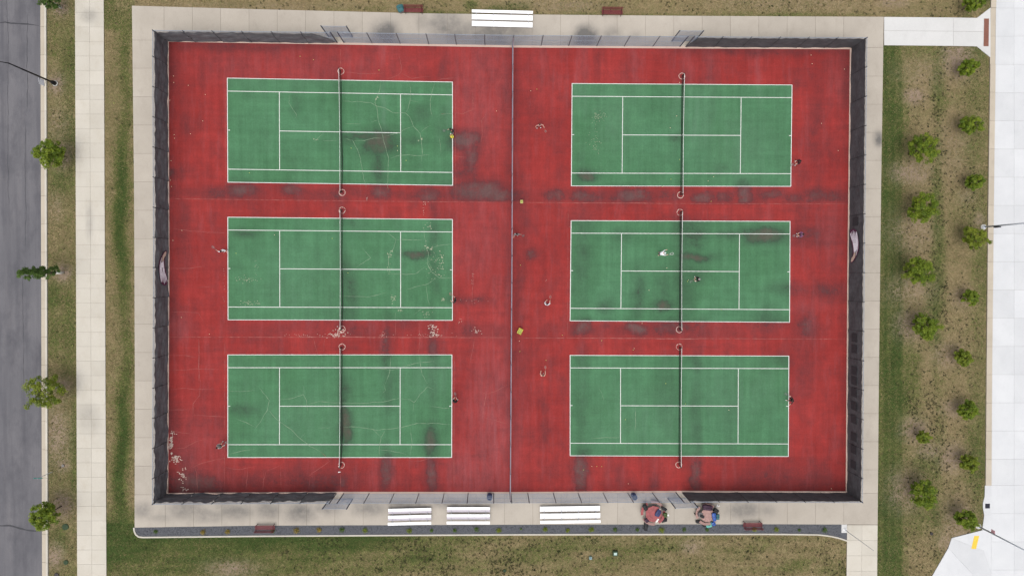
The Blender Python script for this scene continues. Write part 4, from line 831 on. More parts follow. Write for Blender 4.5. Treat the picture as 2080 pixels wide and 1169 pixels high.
# ------------------------------------------------------------------ picnic tables with bags
M_TRED = mat('table_red', (0.235, 0.052, 0.055), 0.5, 0, .35, 4.0); M_TPINK = mat('table_faded_pink', (0.29, 0.175, 0.155), 0.55, 0, .25, 5.0); M_SEATP = mat('seat_faded', (0.23, 0.135, 0.12), 0.55, 0, .2); M_TFR = mat('table_frame', (0.035, 0.03, 0.03), 0.5, .3)
def picnic(c, R_, m, label, rot):
    p = P(*c); root = empty('picnic_table', (p.x, p.y, .036), rot); tag(root, label, 'picnic table', 'round picnic tables')
    top = MB().lathe([(.02, .722), (R_-.02, .722), (R_, .735), (R_, .755), (R_-.02, .765), (R_*.5, .763), (.02, .763)], 10).build('table_top', m, root)
    for r in (R_*.35, R_*.62, R_*.86):
        mb = MB(); k = 36
        pts = [(r*math.cos(2*math.pi*i/k), r*math.sin(2*math.pi*i/k), .768) for i in range(k+1)]; mb.tube(pts, .008, 5).build('rim_ring', M_SEATP, top)
    MB().lathe([(.05, .0), (.05, .73)], 10).build('pedestal', M_TFR, root)
    for k in range(4):
        a0 = k*math.pi/2+.18; a1 = (k+1)*math.pi/2-.18; n = 9; r0, r1 = R_+.16, R_+.44; vs = []
        for i in range(n+1):
            a = a0+(a1-a0)*i/n
            for r in (r0, r1):
                for z in (.42, .455): vs.append((r*math.cos(a), r*math.sin(a), z))
        fs = []
        for i in range(n):
            b_ = 4*i; fs += [(b_+1, b_+3, b_+7, b_+5), (b_, b_+4, b_+6, b_+2), (b_+2, b_+6, b_+7, b_+3), (b_, b_+1, b_+5, b_+4)]
        fs += [(0, 2, 3, 1), (4*n, 4*n+1, 4*n+3, 4*n+2)]
        mesh_obj('seat', vs, fs, m if k % 2 else M_SEATP, root)
        am = (a0+a1)/2; MB().tube([(.05*math.cos(am), .05*math.sin(am), .15), ((r0+.1)*math.cos(am), (r0+.1)*math.sin(am), .20), ((r0+.14)*math.cos(am), (r0+.14)*math.sin(am), .42)], .025, 8).build('seat_arm', M_TFR, root)
        MB().tube([(.05*math.cos(am), .05*math.sin(am), .55), (R_*.7*math.cos(am), R_*.7*math.sin(am), .72)], .02, 6).build('brace', M_TFR, root)
picnic((1324.5, 1038.0), .90, M_TRED, 'round red picnic table covered with bags, nearer the bleachers', .35)
picnic((1432.5, 1040.5), .76, M_TPINK, 'round faded pink picnic table with blue and teal bags', .6)
def bag(c, z, size, rot, m, label, name='sports_bag', tilt=0.0, zip_m=None, group='bags by the picnic tables'):
    """a soft bag: rounded body, pocket, handle loop"""
    p = P(c[0], c[1], z); root = empty(name, p, rot); tag(root, label, 'bag', group); lx, ly, lz = [q*1.28 for q in size]
    bm = bmesh.new(); bmesh.ops.create_icosphere(bm, subdivisions=3, radius=1.0)
    for v in bm.verts:
        x, y, w = v.co; f = lambda t: math.copysign(abs(t)**.55, t); nz = .06*math.sin(7*x+3*y)+.05*math.sin(5*y-4*w)
        v.co = Vector((f(x)*lx/2*(1+nz), f(y)*ly/2*(1+nz*.8), max(0.0, (f(w)*.5+.5)*lz*(1+.8*nz))))
    me = bpy.data.meshes.new('body'); bm.to_mesh(me); bm.free(); me.materials.append(m); me.polygons.foreach_set('use_smooth', np.ones(len(me.polygons), bool))
    link(bpy.data.objects.new('body', me), root)
    MB().rbox((-lx*.28, -ly*.56, lz*.15), (lx*.28, -ly*.40, lz*.62), min(lx, ly)*.05).build('pocket', zip_m or m, root)
    MB().tube([(-lx*.2, 0, lz*.95), (-lx*.12, 0, lz*1.15), (lx*.12, 0, lz*1.15), (lx*.2, 0, lz*.95)], .014, 6).build('handle', M_TIE, root)
M_BLK = mat('black_nylon', (0.012, 0.012, 0.014), 0.6); M_NAVY = mat('navy_nylon', (0.018, 0.026, 0.085), 0.5); M_BLUE = mat('blue_nylon', (0.022, 0.065, 0.25), 0.4); M_TEAL = mat('mint_cloth', (0.10, 0.30, 0.26), 0.7); M_DTEAL = mat('teal_nylon', (0.03, 0.10, 0.11), 0.6); M_GREYN = mat('grey_nylon', (0.10, 0.09, 0.09), 0.6); M_PLUM = mat('plum_nylon', (0.035, 0.014, 0.030), 0.6); M_OLIVE = mat('olive_nylon', (0.045, 0.07, 0.018), 0.6); M_WHT = mat('white_cloth', (0.66, 0.65, 0.63), 0.8)
R = math.radians
bag((1336, 1040.5), .81, (.62, .40, .16), R(62), M_NAVY, 'navy bag lying flat on the red picnic table')
bag((1309.5, 1028), .49, (.34, .52, .34), R(20), M_BLK, 'black backpack on the seat of the red table, at its northwest')
bag((1348, 1031), .49, (.50, .24, .26), R(-25), M_BLK, 'black bag bent open on the seat, northeast of the red table', zip_m=M_GREYN)
bag((1350.5, 1043.5), .49, (.34, .38, .30), R(10), M_OLIVE, 'olive and black bag on the east seat of the red table', zip_m=M_BLK)
bag((1347.5, 1054), .06, (.56, .32, .30), R(15), M_BLK, 'black bag on the ground southeast of the red table')
bag((1311.5, 1065), .04, (.34, .82, .26), R(-8), M_BLK, 'long black racket bag on the gravel southwest of the red table')
bag((1313, 1054.5), .49, (.36, .34, .28), R(30), M_PLUM, 'dark plum bag on the southwest seat of the red table')
bag((1435.5, 1028.5), .49, (.86, .46, .32), R(-8), M_PLUM, 'wide dark plum bag on the north seat of the pink table', zip_m=M_NAVY)
bag((1452.5, 1035.5), .49, (.44, .46, .34), R(-30), M_BLK, 'round black backpack on the northeast seat of the pink table')
bag((1449.5, 1047.5), .81, (.34, .72, .22), R(8), M_BLUE, 'shiny blue bag on the east edge of the pink table')
bag((1456.5, 1047), .49, (.30, .46, .28), R(0), M_DTEAL, 'dark teal bag on the east seat of the pink table')
bag((1422, 1042.5), .49, (.46, .42, .28), R(-12), M_GREYN, 'grey bag on the west seat of the pink table')
bag((1426, 1047.5), .81, (.36, .22, .14), R(-25), M_BLK, 'small black pouch on the west edge of the pink table', 'pouch')
bag((1419, 1058), .04, (.58, .26, .22), R(-4), M_BLK, 'black duffel on the ground southwest of the pink table')
bag((1430, 1063), .04, (.26, .40, .26), R(-18), M_BLK, 'black bag standing at the south edge by the mint bag')
bag((1438.5, 1063.5), .04, (.56, .44, .26), R(12), M_TEAL, 'mint green bag on the gravel south of the pink table')
bag((1448, 1061), .04, (.34, .36, .28), R(30), M_BLUE, 'small blue bag beside the mint green bag')
bag((814, 19.5), .04, (.56, .62, .40), R(20), M_DTEAL, 'teal bag at the end of the north red bench', zip_m=M_GREYN, group='bags by the benches')
def shoe_pair(c, rot, m, label):
    p = P(*c); root = empty('pair_of_shoes', (p.x, p.y, .036), rot); tag(root, label, 'shoes', 'shoes by the picnic tables')
    for k, (x, y, a) in enumerate(((-.07, 0, .2), (.09, .05, -.5))):
        T = Matrix.Translation((x, y, 0)) @ Matrix.Rotation(a, 4, 'Z')
        s = MB().rbox((-.05, -.15, 0), (.05, .15, .035), .015, 0, T).rbox((-.045, -.14, .03), (.045, .02, .10), .03, 0, T).rbox((-.042, -.02, .03), (.042, .14, .07), .02, 0, T).build('shoe', m, root)
shoe_pair((1457, 1026.5), R(-35), M_WHT, 'white shoes on the apron northeast of the pink table'); shoe_pair((1412, 1042), R(10), M_BLK, 'dark shoes on the apron west of the pink table')
def towel(c, z, sx, sy, rot, m, label):
    p = P(c[0], c[1], z); k = 8; vs = [((i/k-.5)*sx, (j/k-.5)*sy, .02+.02*math.sin(i*1.3+j*.7)+.015*math.sin(j*2.1)) for j in range(k+1) for i in range(k+1)]
    fs = [(j*(k+1)+i, j*(k+1)+i+1, (j+1)*(k+1)+i+1, (j+1)*(k+1)+i) for j in range(k) for i in range(k)]
    o = mesh_obj('towel', vs, fs, m, smooth=True); md = o.modifiers.new('thick', 'SOLIDIFY'); md.thickness = .012; o.location = p; o.rotation_euler = (0, 0, rot); tag(o, label, 'towel', 'towels')
towel((1335, 1056), .80, .16, .46, R(-35), M_WHT, 'white towel on the south edge of the red table'); towel((1356, 1046), .04, .30, .20, R(30), M_WHT, 'white towel dropped on the apron east of the red table'); towel((1340, 1033.5), .80, .16, .14, R(10), M_WHT, 'small white cloth by the navy bag')
towel((1434, 1021.5), .04, .24, .28, R(10), mat('pink_cloth', (.38, .28, .25)), 'pale pink cloth on the apron north of the pink table')

# ------------------------------------------------------------------ trash barrels behind the south mesh
M_BAR = mat('blue_barrel', (0.028, 0.060, 0.14), 0.5); M_BARI = mat('barrel_liner', (0.012, 0.02, 0.05), 0.6)
def barrel(c, label):
    p = P(*c); root = empty('trash_barrel', (p.x, p.y, .036)); tag(root, label, 'trash barrel', 'blue trash barrels')
    MB().lathe([(.25, 0), (.285, .02), (.285, .28), (.295, .30), (.285, .32), (.285, .58), (.295, .60), (.285, .62), (.285, .86), (.30, .88), (.27, .88), (.26, .70), (.02, .62)], 24).build('drum', M_BAR, root, True)
    MB().lathe([(.255, .66), (.20, .70), (.02, .68)], 16).build('liner', M_BARI, root, True)
barrel((994.5, 1004.5), 'blue trash barrel behind the short middle bleacher'); barrel((1286, 1004), 'blue trash barrel behind the mesh near the red picnic table')

# ------------------------------------------------------------------ ball carts and balls
M_YEL = mat('yellow_plastic', (0.62, 0.50, 0.045), 0.45); M_BALL = mat('tennis_ball_felt', (0.46, 0.52, 0.14), 0.9); M_BALLP = mat('faded_ball_felt', (0.62, 0.52, 0.36), 0.9)
BALL = bpy.data.meshes.new('tennis_ball'); bm = bmesh.new(); bmesh.ops.create_icosphere(bm, subdivisions=2, radius=.038); bm.to_mesh(BALL); bm.free(); BALL.materials.append(M_BALL); BALL.polygons.foreach_set('use_smooth', np.ones(len(BALL.polygons), bool))
BALLP = BALL.copy(); BALLP.name = 'tennis_ball_faded'; BALLP.materials.clear(); BALLP.materials.append(M_BALLP)
def ball_cart(c, w, l, rot, label, rim):
    p = P(*c); root = empty('ball_cart', (p.x, p.y, .036), rot); tag(root, label, 'ball cart', 'yellow ball carts'); z0, z1 = .55, .86
    for s in (-1, 1):
        MB().box((-w/2, s*l/2-.012, z0), (w/2, s*l/2+.012, z1)).build('basket_side', rim, root)
        MB().box((s*w/2-.012, -l/2+.013, z0), (s*w/2+.012, l/2-.013, z1)).build('basket_side', rim, root)
    MB().box((-w/2+.013, -l/2+.013, z0), (w/2-.013, l/2-.013, z0+.02)).build('basket_floor', rim, root)
    for sx in (-1, 1):
        for sy in (-1, 1):
            lg = MB().tube([(sx*(w/2-.03), sy*(l/2-.03), z0), (sx*(w/2-.02), sy*(l/2-.02), .06)], .014, 6).build('leg', M_TFR, root)
            MB().tube([(sx*(w/2-.02)-.012, sy*(l/2-.02), .04), (sx*(w/2-.02)+.012, sy*(l/2-.02), .04)], .04, 10).build('wheel', M_TFR, lg)
    mb = MB()
    for i in range(int(w/.068)):
        for j in range(int(l/.068)):
            bm = bmesh.new(); bmesh.ops.create_icosphere(bm, subdivisions=1, radius=.036)
            o_ = Vector((-w/2+.045+i*.068, -l/2+.045+j*.068, z1-.05+random.uniform(-.02, .035))); bm.verts.index_update(); mb.add([v.co+o_ for v in bm.verts], [[v.index for v in f.verts] for f in bm.faces]); bm.free()
    tag(mb.build('heap_of_balls', M_BALL, root, True), kind='stuff')
ball_cart((1055.8, 671), .44, .58, R(-27), 'larger tilted yellow ball cart beside the divider, near the player in white', M_YEL)
ball_cart((1059, 411), .26, .30, 0, 'small yellow ball basket beside the divider at the stained seam', mat('pale_yellow_plastic', (0.60, 0.52, 0.20), .5))
p = P(918.5, 278.5); root = empty('ball_bucket', (p.x, p.y, .036)); tag(root, 'yellow round bucket of balls beside the player in black at the baseline', 'bucket')
MB().lathe([(.14, 0), (.15, .01), (.185, .36), (.195, .37), (.175, .37), (.165, .30), (.02, .29)], 20).build('pail', M_YEL, root, True)
mb = MB()
for k in range(16):
    r = .135*math.sqrt(random.random()); a = random.random()*6.3; bm = bmesh.new(); bmesh.ops.create_icosphere(bm, subdivisions=1, radius=.036); bm.verts.index_update(); o_ = Vector((r*math.cos(a), r*math.sin(a), .34+random.uniform(0, .03))); mb.add([v.co+o_ for v in bm.verts], [[v.index for v in f.verts] for f in bm.faces]); bm.free()
tag(mb.build('heap_of_balls', M_BALL, root, True), kind='stuff'); MB().tube([(-.18, 0, .36), (-.12, .10, .40), (0, .15, .41), (.12, .10, .40), (.18, 0, .36)], .008, 6).build('handle', M_TFR, root)
BALLS = {'near the street side fence': [(353,155),(353.5,168),(383,174),(417.5,192.5),(345.5,204),(412.5,246),(354.5,274),(355,281),(387.5,272),(348,326.5),(347,366),(349,379),(370,468),(352,488),(369,644),(426,678)],
 'on or beside the round-stained court': [(507,351),(610,115),(637,122),(713.5,301),(807.5,297),(807.5,306),(825,326),(1008.5,226),(770,143)],
 'on or near the clean green court': [(1090.5,181.5),(1374,236),(1361,260),(1380,324),(1362.5,364),(1449,359),(1438,367.5),(1345,379),(1078,185),(1380,168)],
 'near the fence by the lawn trees': [(1647,112.5),(1649,130),(1714.5,141),(1668,251),(1702,306),(1688,991)],
 'on the court with flaking paint chips': [(480,514),(675,484),(707,554),(558,477)],
 'on or beside the darkly stained court': [(1318,589),(1354,544),(1396,571),(1398,568),(1465,628),(1304,656),(1057,538),(1055,692),(1056,713),(1109,731),(1286,710),(1288,707),(1142,680),(1444,409),(1222,691)],
 'around the court nearest the picnic tables': [(1352,778),(1270,851),(1276,981),(1392,819),(1185,953),(1202,946),(1212,946),(1222,946),(1480,832)],
 'lying in the grass strip beside the sidewalk': [(232,210),(148,701),(266,746)]}
for where, lst in BALLS.items():
    for k, c in enumerate(sorted(lst, key=lambda q: (q[1], q[0]))):
        p = P(*c); o = link(bpy.data.objects.new('tennis_ball', BALLP if (k*7+int(c[0])) % 3 == 0 or 'street side' in where or 'fence by the lawn' in where else BALL)); o.location = (p.x, p.y, .036+.038); tag(o, f'tennis ball {where}, {ORD[k]} from the north', 'tennis ball', 'tennis balls '+where)

# ------------------------------------------------------------------ people
M_SKIN = mat('skin', (0.46, 0.27, 0.20), 0.6, 0, .08); M_SHOE = mat('white_shoes', (0.66, 0.64, 0.64), 0.6)
_pm = {}
def cloth(name, col): return mat('cloth_'+name, col, 0.85, 0, .12)
M_HAIR = mat('dark_hair', (0.014, 0.009, 0.008), 0.6); M_HAIRB = mat('brown_hair', (0.07, 0.035, 0.022), 0.6)
def person(c, face, label, shirt, shorts, hair=M_HAIR, lean=0.0, stance=.17, stride=0.0, crouch=.04, armR=((.05, -.10, -.28), (.20, -.12, -.42)), armL=((.05, .10, -.28), (.20, .12, -.42)), cap=None, sleeves=True, shoe=None, legs=None):
    """c: pixel midway between the feet; face: heading in degrees (0 east, 90 up the picture)"""
    z0 = .036; p = P(*c); root = empty('person', (p.x, p.y, z0), math.radians(face)); tag(root, label, 'person', 'people on the courts')
    ph = .95-crouch; V = []; Eg = []; Rr = []; reg = []
    def add(co, r, par, rg):
        V.append(Vector(co)); Rr.append(r); reg.append(rg)
        if par is not None: Eg.append((par, len(V)-1))
        return len(V)-1
    ca, sa = math.cos(math.radians(lean)), math.sin(math.radians(lean))
    def up(x, y, z): z -= .95; return (x*ca+z*sa, y, ph-x*sa+z*ca)
    pel = add((0, 0, ph), .145, None, 2)
    sp = add(up(.01, 0, 1.12), .135, pel, 1); ch = add(up(.0, 0, 1.32), .15, sp, 1); nk = add(up(-.005, 0, 1.475), .062, ch, 0)
    hd = add(up(.015, 0, 1.58), .088, nk, 0); ht = add(up(.02, 0, 1.69), .082, hd, 0); add(up(.105, 0, 1.585), .018, hd, 0)
    for s in (1, -1):
        add(up(.01, s*.088, 1.59), .016, hd, 0)      # ears
        hip = add((0, s*.095, ph-.06), .098, pel, 2); fx = s*stride/2
        foot = Vector((fx, s*(stance/2+.06), .09)); knee = Vector((fx*.45+.04+crouch*1.1, s*(.10+stance*.26), ph*.52))
        kn = add(knee, .06, hip, 4 if legs is None else 2); an = add(foot, .042, kn, 4 if legs is None else 2); add(foot+Vector((.0, 0, -.045)), .045, an, 3); add(foot+Vector((.15, s*.02, -.05)), .038, len(V)-1, 3)
        sh = add(up(.0, s*.185, 1.42), .062, ch, 1)
        e_off, w_off = (armL if s > 0 else armR)
        base = Vector(up(.0, s*.185, 1.42)); el = add(base+Vector(e_off), .043, sh, 1 if sleeves else 0); wr = add(base+Vector(w_off), .030, el, 0)
        dr = (Vector(w_off)-Vector(e_off)).normalized(); side = dr.cross(Vector((0, 0, 1))); side = side.normalized() if side.length > .1 else Vector((0, 1, 0)); nrm = dr.cross(side)
        pm = add(V[wr]+dr*.075, .026, wr, 0)
        for q, (o, ln) in enumerate(((-.030, .065), (-.010, .080), (.010, .075), (.028, .058))):
            b1 = add(V[pm]+side*o+dr*ln*.55, .0095, pm, 0); add(V[pm]+side*o*1.05+dr*ln*.95+nrm*.025, .008, b1, 0)
        t1 = add(V[wr]+side*-.045+dr*.055, .011, wr, 0); add(V[wr]+side*-.055+dr*.095+nrm*.012, .009, t1, 0)
    me = bpy.data.meshes.new('body_frame'); me.from_pydata([tuple(v) for v in V], Eg, []); tmp = bpy.data.objects.new('body_frame', me); C.objects.link(tmp)
    md = tmp.modifiers.new('skin', 'SKIN'); md.use_smooth_shade = True; sk = me.skin_vertices[0].data
    for i, r in enumerate(Rr): sk[i].radius = (r, r)
    sk[pel].use_root = True
    sk[ch].radius = (.205, .145); sk[sp].radius = (.175, .135)
    ss = tmp.modifiers.new('sub', 'SUBSURF'); ss.levels = 1; ss.render_levels = 1
    dg = bpy.context.evaluated_depsgraph_get(); bmesh_ = bpy.data.meshes.new_from_object(tmp.evaluated_get(dg)); bmesh_.name = 'body'
    bpy.data.objects.remove(tmp); bpy.data.meshes.remove(me)
    ms = [M_SKIN, shirt, shorts, shoe or M_SHOE]; bmesh_.materials.clear()
    for m in ms: bmesh_.materials.append(m)
    A = np.array([V[a] for a, b_ in Eg]); B = np.array([V[b_] for a, b_ in Eg]); RG = []
    for a, b_ in Eg: RG.append((reg[a], reg[b_]))
    mi = []
    for f in bmesh_.polygons:
        c_ = np.array(f.center); ab = B-A; t = np.clip(((c_-A)*ab).sum(1)/np.maximum((ab*ab).sum(1), 1e-9), 0, 1); dd = np.linalg.norm(A+ab*t[:, None]-c_, axis=1)-np.array([Rr[a]*(1-tt)+Rr[b_]*tt for (a, b_), tt in zip(Eg, t)]); k = int(dd.argmin())
        ra, rb = RG[k]; r_ = ra if t[k] < .5 else rb
        if rb == 4: r_ = 2 if (ra == 2 and t[k] < .8) else 0
        if ra == 4 and rb == 3: r_ = 3
        mi.append(0 if r_ == 4 else r_)
    bmesh_.polygons.foreach_set('material_index', np.array(mi, np.int32)); bmesh_.polygons.foreach_set('use_smooth', np.ones(len(bmesh_.polygons), bool))
    link(bpy.data.objects.new('body', bmesh_), root)
    # hair or cap: a shell over the crown and back of the head
    hc = Vector(up(.004, 0, 1.645)); bm = bmesh.new(); bmesh.ops.create_icosphere(bm, subdivisions=3, radius=1.0)
    dele = [v for v in bm.verts if v.co.z < (-.75 if v.co.x < .15 else .12)]; bmesh.ops.delete(bm, geom=dele, context='VERTS')
    for v in bm.verts: v.co = hc+Matrix.Rotation(math.radians(lean), 3, 'Y') @ Vector((v.co.x*.108, v.co.y*.100, v.co.z*.112))
    hm = bpy.data.meshes.new('hair'); bm.to_mesh(hm); bm.free(); hm.materials.append(cap or hair); hm.polygons.foreach_set('use_smooth', np.ones(len(hm.polygons), bool))
    link(bpy.data.objects.new('cap' if cap else 'hair', hm), root)
    hands = {}
    i0 = 0
    T = Matrix.Translation((p.x, p.y, z0)) @ Matrix.Rotation(math.radians(face), 4, 'Z')
    for s, off in ((1, armL), (-1, armR)): hands[s] = (T @ (Vector(up(.0, s*.185, 1.42))+Vector(off[1])), (T.to_3x3() @ (Vector(off[1])-Vector(off[0])).normalized()))
    return hands
M_RKT = mat('racket_frame', (0.05, 0.05, 0.055), .4); M_STR = mat('racket_strings', (0.2, 0.2, 0.19), .6); M_GRIP = mat('racket_grip', (0.12, 0.12, 0.12), .8); M_RKR = mat('orange_racket_frame', (0.36, 0.06, 0.04), .4)
def racket(hand, label, fm=M_RKT):
    hp, hd = hand; d = Vector(hd); d.z *= .3; d.normalize(); pos = Vector(hp)+Vector(hd)*.08
    root = empty('racket', pos); tag(root, label, 'racket', 'rackets held by the players'); q = d.to_track_quat('X', 'Z').to_matrix().to_4x4()
    mb = MB(); mb.tube([q @ Vector((-.06, 0, 0)), q @ Vector((.14, 0, 0))], .016, 8).build('grip', M_GRIP, root)
    k = 24; ring = [q @ Vector((.45+.17*math.cos(2*math.pi*i/k), .128*math.sin(2*math.pi*i/k), 0)) for i in range(k+1)]
    mb = MB(); mb.tube(ring, .009, 6); mb.tube([q @ Vector((.14, 0, 0)), q @ Vector((.30, .055, 0))], .009, 6); mb.tube([q @ Vector((.14, 0, 0)), q @ Vector((.30, -.055, 0))], .009, 6); mb.build('head', fm, root)
    mb = MB()
    for i in range(-7, 8):
        y = i*.0165; x = .17*math.sqrt(max(0, 1-(y/.128)**2)); mb.tube([q @ Vector((.45-x, y, 0)), q @ Vector((.45+x, y, 0))], .0018, 4, cap=False)
        x = i*.022; y = .128*math.sqrt(max(0, 1-(x/.17)**2)); mb.tube([q @ Vector((.45+x, -y, 0)), q @ Vector((.45+x, y, 0))], .0018, 4, cap=False)
    mb.build('strings', M_STR, root)
READY = (((.12, -.06, -.22), (.34, .06, -.24)), ((.12, .06, -.22), (.34, -.06, -.22)))
c_white, c_black, c_maroon, c_purple, c_grey, c_tan, c_dark = cloth('white', (.66, .65, .68)), cloth('black', (.016, .016, .018)), cloth('maroon', (.075, .010, .018)), cloth('purple', (.19, .085, .17)), cloth('grey', (.22, .20, .20)), cloth('tan', (.50, .31, .24)), cloth('charcoal', (.035, .033, .038))
h = person((1094, 258.6), -80, 'player in a pale pink shirt with raised arm on the red surface', cloth('pink', (.42, .22, .20)), c_maroon, M_HAIRB, 4, .26, 0, .06, armR=((.06, -.20, -.10), (.16, -.26, .10)), armL=((.06, .18, -.12), (.26, .22, -.05)), sleeves=False)
racket(h[1], 'racket held by the player in pale pink', M_RKR)
h = person((1616, 331), 195, 'player in a maroon shirt and white shoes beyond the northern baseline', c_maroon, c_dark, lean=14, stance=.30, stride=.15, crouch=.10, armR=READY[0], armL=READY[1]); racket(h[-1], 'racket held by the player in maroon')
h = person((1048.7, 476.5), -95, 'person in a grey shirt standing against the divider', c_grey, c_dark, stance=.16, armR=((.10, -.10, -.18), (.30, -.10, -.10)), armL=((.02, .16, .12), (.05, .22, .40))); racket(h[1], 'racket raised by the person in grey')
h = person((1619.5, 477.3), 180, 'player in a purple shirt beyond the middle baseline by the lawn trees', c_purple, c_dark, lean=8, stance=.14, crouch=.06, armR=READY[0], armL=READY[1]); racket(h[-1], 'racket held by the player in purple')
h = person((1336.5, 515.5), 8, 'person in white leaning towards the net on the stained court', c_white, c_dark, M_WHT, 38, .16, .10, .14, armR=((.18, -.06, -.14), (.42, -.04, -.16)), armL=((.16, .10, -.14), (.40, .12, -.18)), cap=cloth('white_cap', (.62, .62, .64))); racket(h[-1], 'racket held by the person in white at the net', mat('white_racket_frame', (.6, .6, .58), .4))
h = person((1413, 566), 190, 'person in black with a grey cap on the far side of the stained court net', c_black, c_dark, lean=6, stance=.36, crouch=.08, armR=READY[0], armL=READY[1], cap=cloth('grey_cap', (.28, .26, .26))); racket(h[-1], 'racket held by the person in black at the net')
h = person((459, 508.5), -60, 'player in a white shirt at the street side baseline of the middle court', c_white, c_dark, lean=12, stance=.20, stride=.1, crouch=.06, armR=((-.10, -.12, -.12), (-.24, -.16, .02)), armL=((.12, .14, -.14), (.34, .20, -.10))); racket(h[-1], 'racket held by the player in white at the baseline')
h = person((921.5, 269), 200, 'player in black beside the yellow ball bucket', c_black, c_grey, lean=20, stance=.16, stride=.2, crouch=.10, armR=((.10, -.10, -.25), (.26, -.12, -.42)), armL=((.05, .12, -.26), (.24, .14, -.40)), legs=1); racket(h[-1], 'racket held by the player beside the ball bucket')
h = person((925.5, 610), 165, 'player in black at the baseline of the court with paint chips', c_black, c_black, stance=.20, crouch=.05, armR=((.04, -.16, -.18), (.16, -.22, -.06)), armL=READY[1]); racket(h[-1], 'racket held by the player at the baseline of the chipped court', M_RKR)
h = person((1108.5, 617.2), 75, 'player in a white shirt on the red surface near the larger ball cart', c_white, c_dark, lean=6, stance=.18, crouch=.05, armR=((.14, -.10, -.06), (.34, -.06, .02)), armL=READY[1]); racket(h[-1], 'orange racket held by the player near the larger ball cart', M_RKR)
h = person((1100.5, 759.5), 85, 'shirtless player stretching his arms forward on the red surface', c_tan, cloth('brown', (.16, .075, .055)), M_HAIRB, 10, .18, 0, .05, armR=((.14, -.08, -.10), (.36, -.06, -.06)), armL=((.14, .06, -.10), (.34, .04, -.08)), sleeves=False); racket(h[-1], 'racket held by the shirtless player', M_RKR)
h = person((925, 811.5), 80, 'player in black with white shoes at the southern court baseline by the divider', c_black, c_dark, lean=4, stance=.34, crouch=.09, armR=READY[0], armL=READY[1]); racket(h[-1], 'racket held by the player with white shoes by the divider')
h = person((1601, 808.5), 170, 'player in black at the baseline of the court nearest the picnic tables', c_black, c_black, lean=12, stance=.30, stride=.3, crouch=.10, armR=((.10, -.16, -.16), (.30, -.22, -.12)), armL=((-.04, .18, -.18), (.08, .30, -.24))); racket(h[-1], 'racket held by the player nearest the picnic tables')
h = person((453.5, 900.5), 35, 'player in a grey checked shirt at the southern court baseline by the street', c_grey, c_black, lean=-4, stance=.28, stride=.12, crouch=.07, armR=((.14, -.06, -.20), (.34, -.02, -.24)), armL=READY[1]); racket(h[-1], 'racket held by the player in grey')

# ------------------------------------------------------------------ trees
def leaf_mat(name, a, b_, c_):
    t = NT(name); r = t.attr('tone'); c = t.mix(t.ramp(r, 0.0, .5), a, b_); c = t.mix(t.ramp(r, .5, 1.0), c, c_)
    t.b.inputs['Transmission Weight'].default_value = 0.0; tr = t.new('BsdfTranslucent'); mx = t.new('MixShader'); mx.inputs[0].default_value = .28
    t.done(c, .6); t.l.new(c, tr.inputs['Color']); t.l.new(t.b.outputs[0], mx.inputs[1]); t.l.new(tr.outputs[0], mx.inputs[2]); t.l.new(mx.outputs[0], t.n['Material Output'].inputs['Surface']); return t.mat
M_LEAF = leaf_mat('leaves_bright', (0.058, 0.100, 0.008), (0.118, 0.170, 0.010), (0.205, 0.248, 0.020)); M_LEAFD = leaf_mat('leaves_dark', (0.034, 0.066, 0.012), (0.060, 0.108, 0.018), (0.105, 0.170, 0.030)); M_LEAFY = leaf_mat('leaves_yellowish', (0.066, 0.102, 0.008), (0.130, 0.172, 0.012), (0.240, 0.262, 0.030)); M_LEAFG = leaf_mat('leaves_golden', (0.12, 0.085, 0.012), (0.22, 0.16, 0.022), (0.32, 0.24, 0.05))
M_BARK = mat('bark', (0.11, 0.085, 0.065), 0.9); M_GUARD = mat('white_trunk_guard', (0.62, 0.61, 0.58), 0.6)
def leaf_mesh(pts, nrm, sz, tone, name, m):
    """one small folded leaf per point"""
    N = len(pts); a = rng.normal(size=(N, 3)); a -= (a*nrm).sum(1, keepdims=True)*nrm; a /= np.linalg.norm(a, axis=1, keepdims=True)+1e-9; b_ = np.cross(nrm, a); s = sz[:, None]
    V = np.stack([pts-a*s, pts+b_*s*.42+nrm*s*.10, pts+a*s, pts-b_*s*.42+nrm*s*.10], 1).reshape(-1, 3); F = np.arange(4*N).reshape(-1, 4)
    F3 = np.concatenate([F[:, [0, 1, 2]], F[:, [0, 2, 3]]])
    me = bpy.data.meshes.new(name); me.vertices.add(4*N); me.vertices.foreach_set('co', V.astype(np.float32).ravel()); me.loops.add(F3.size); me.loops.foreach_set('vertex_index', F3.ravel().astype(np.int32)); me.polygons.add(len(F3)); me.polygons.foreach_set('loop_start', (np.arange(len(F3))*3).astype(np.int32))
    at = me.attributes.new('tone', 'FLOAT', 'POINT'); at.data.foreach_set('value', np.repeat(tone, 4).astype(np.float32)); me.materials.append(m); me.update(calc_edges=True); return me
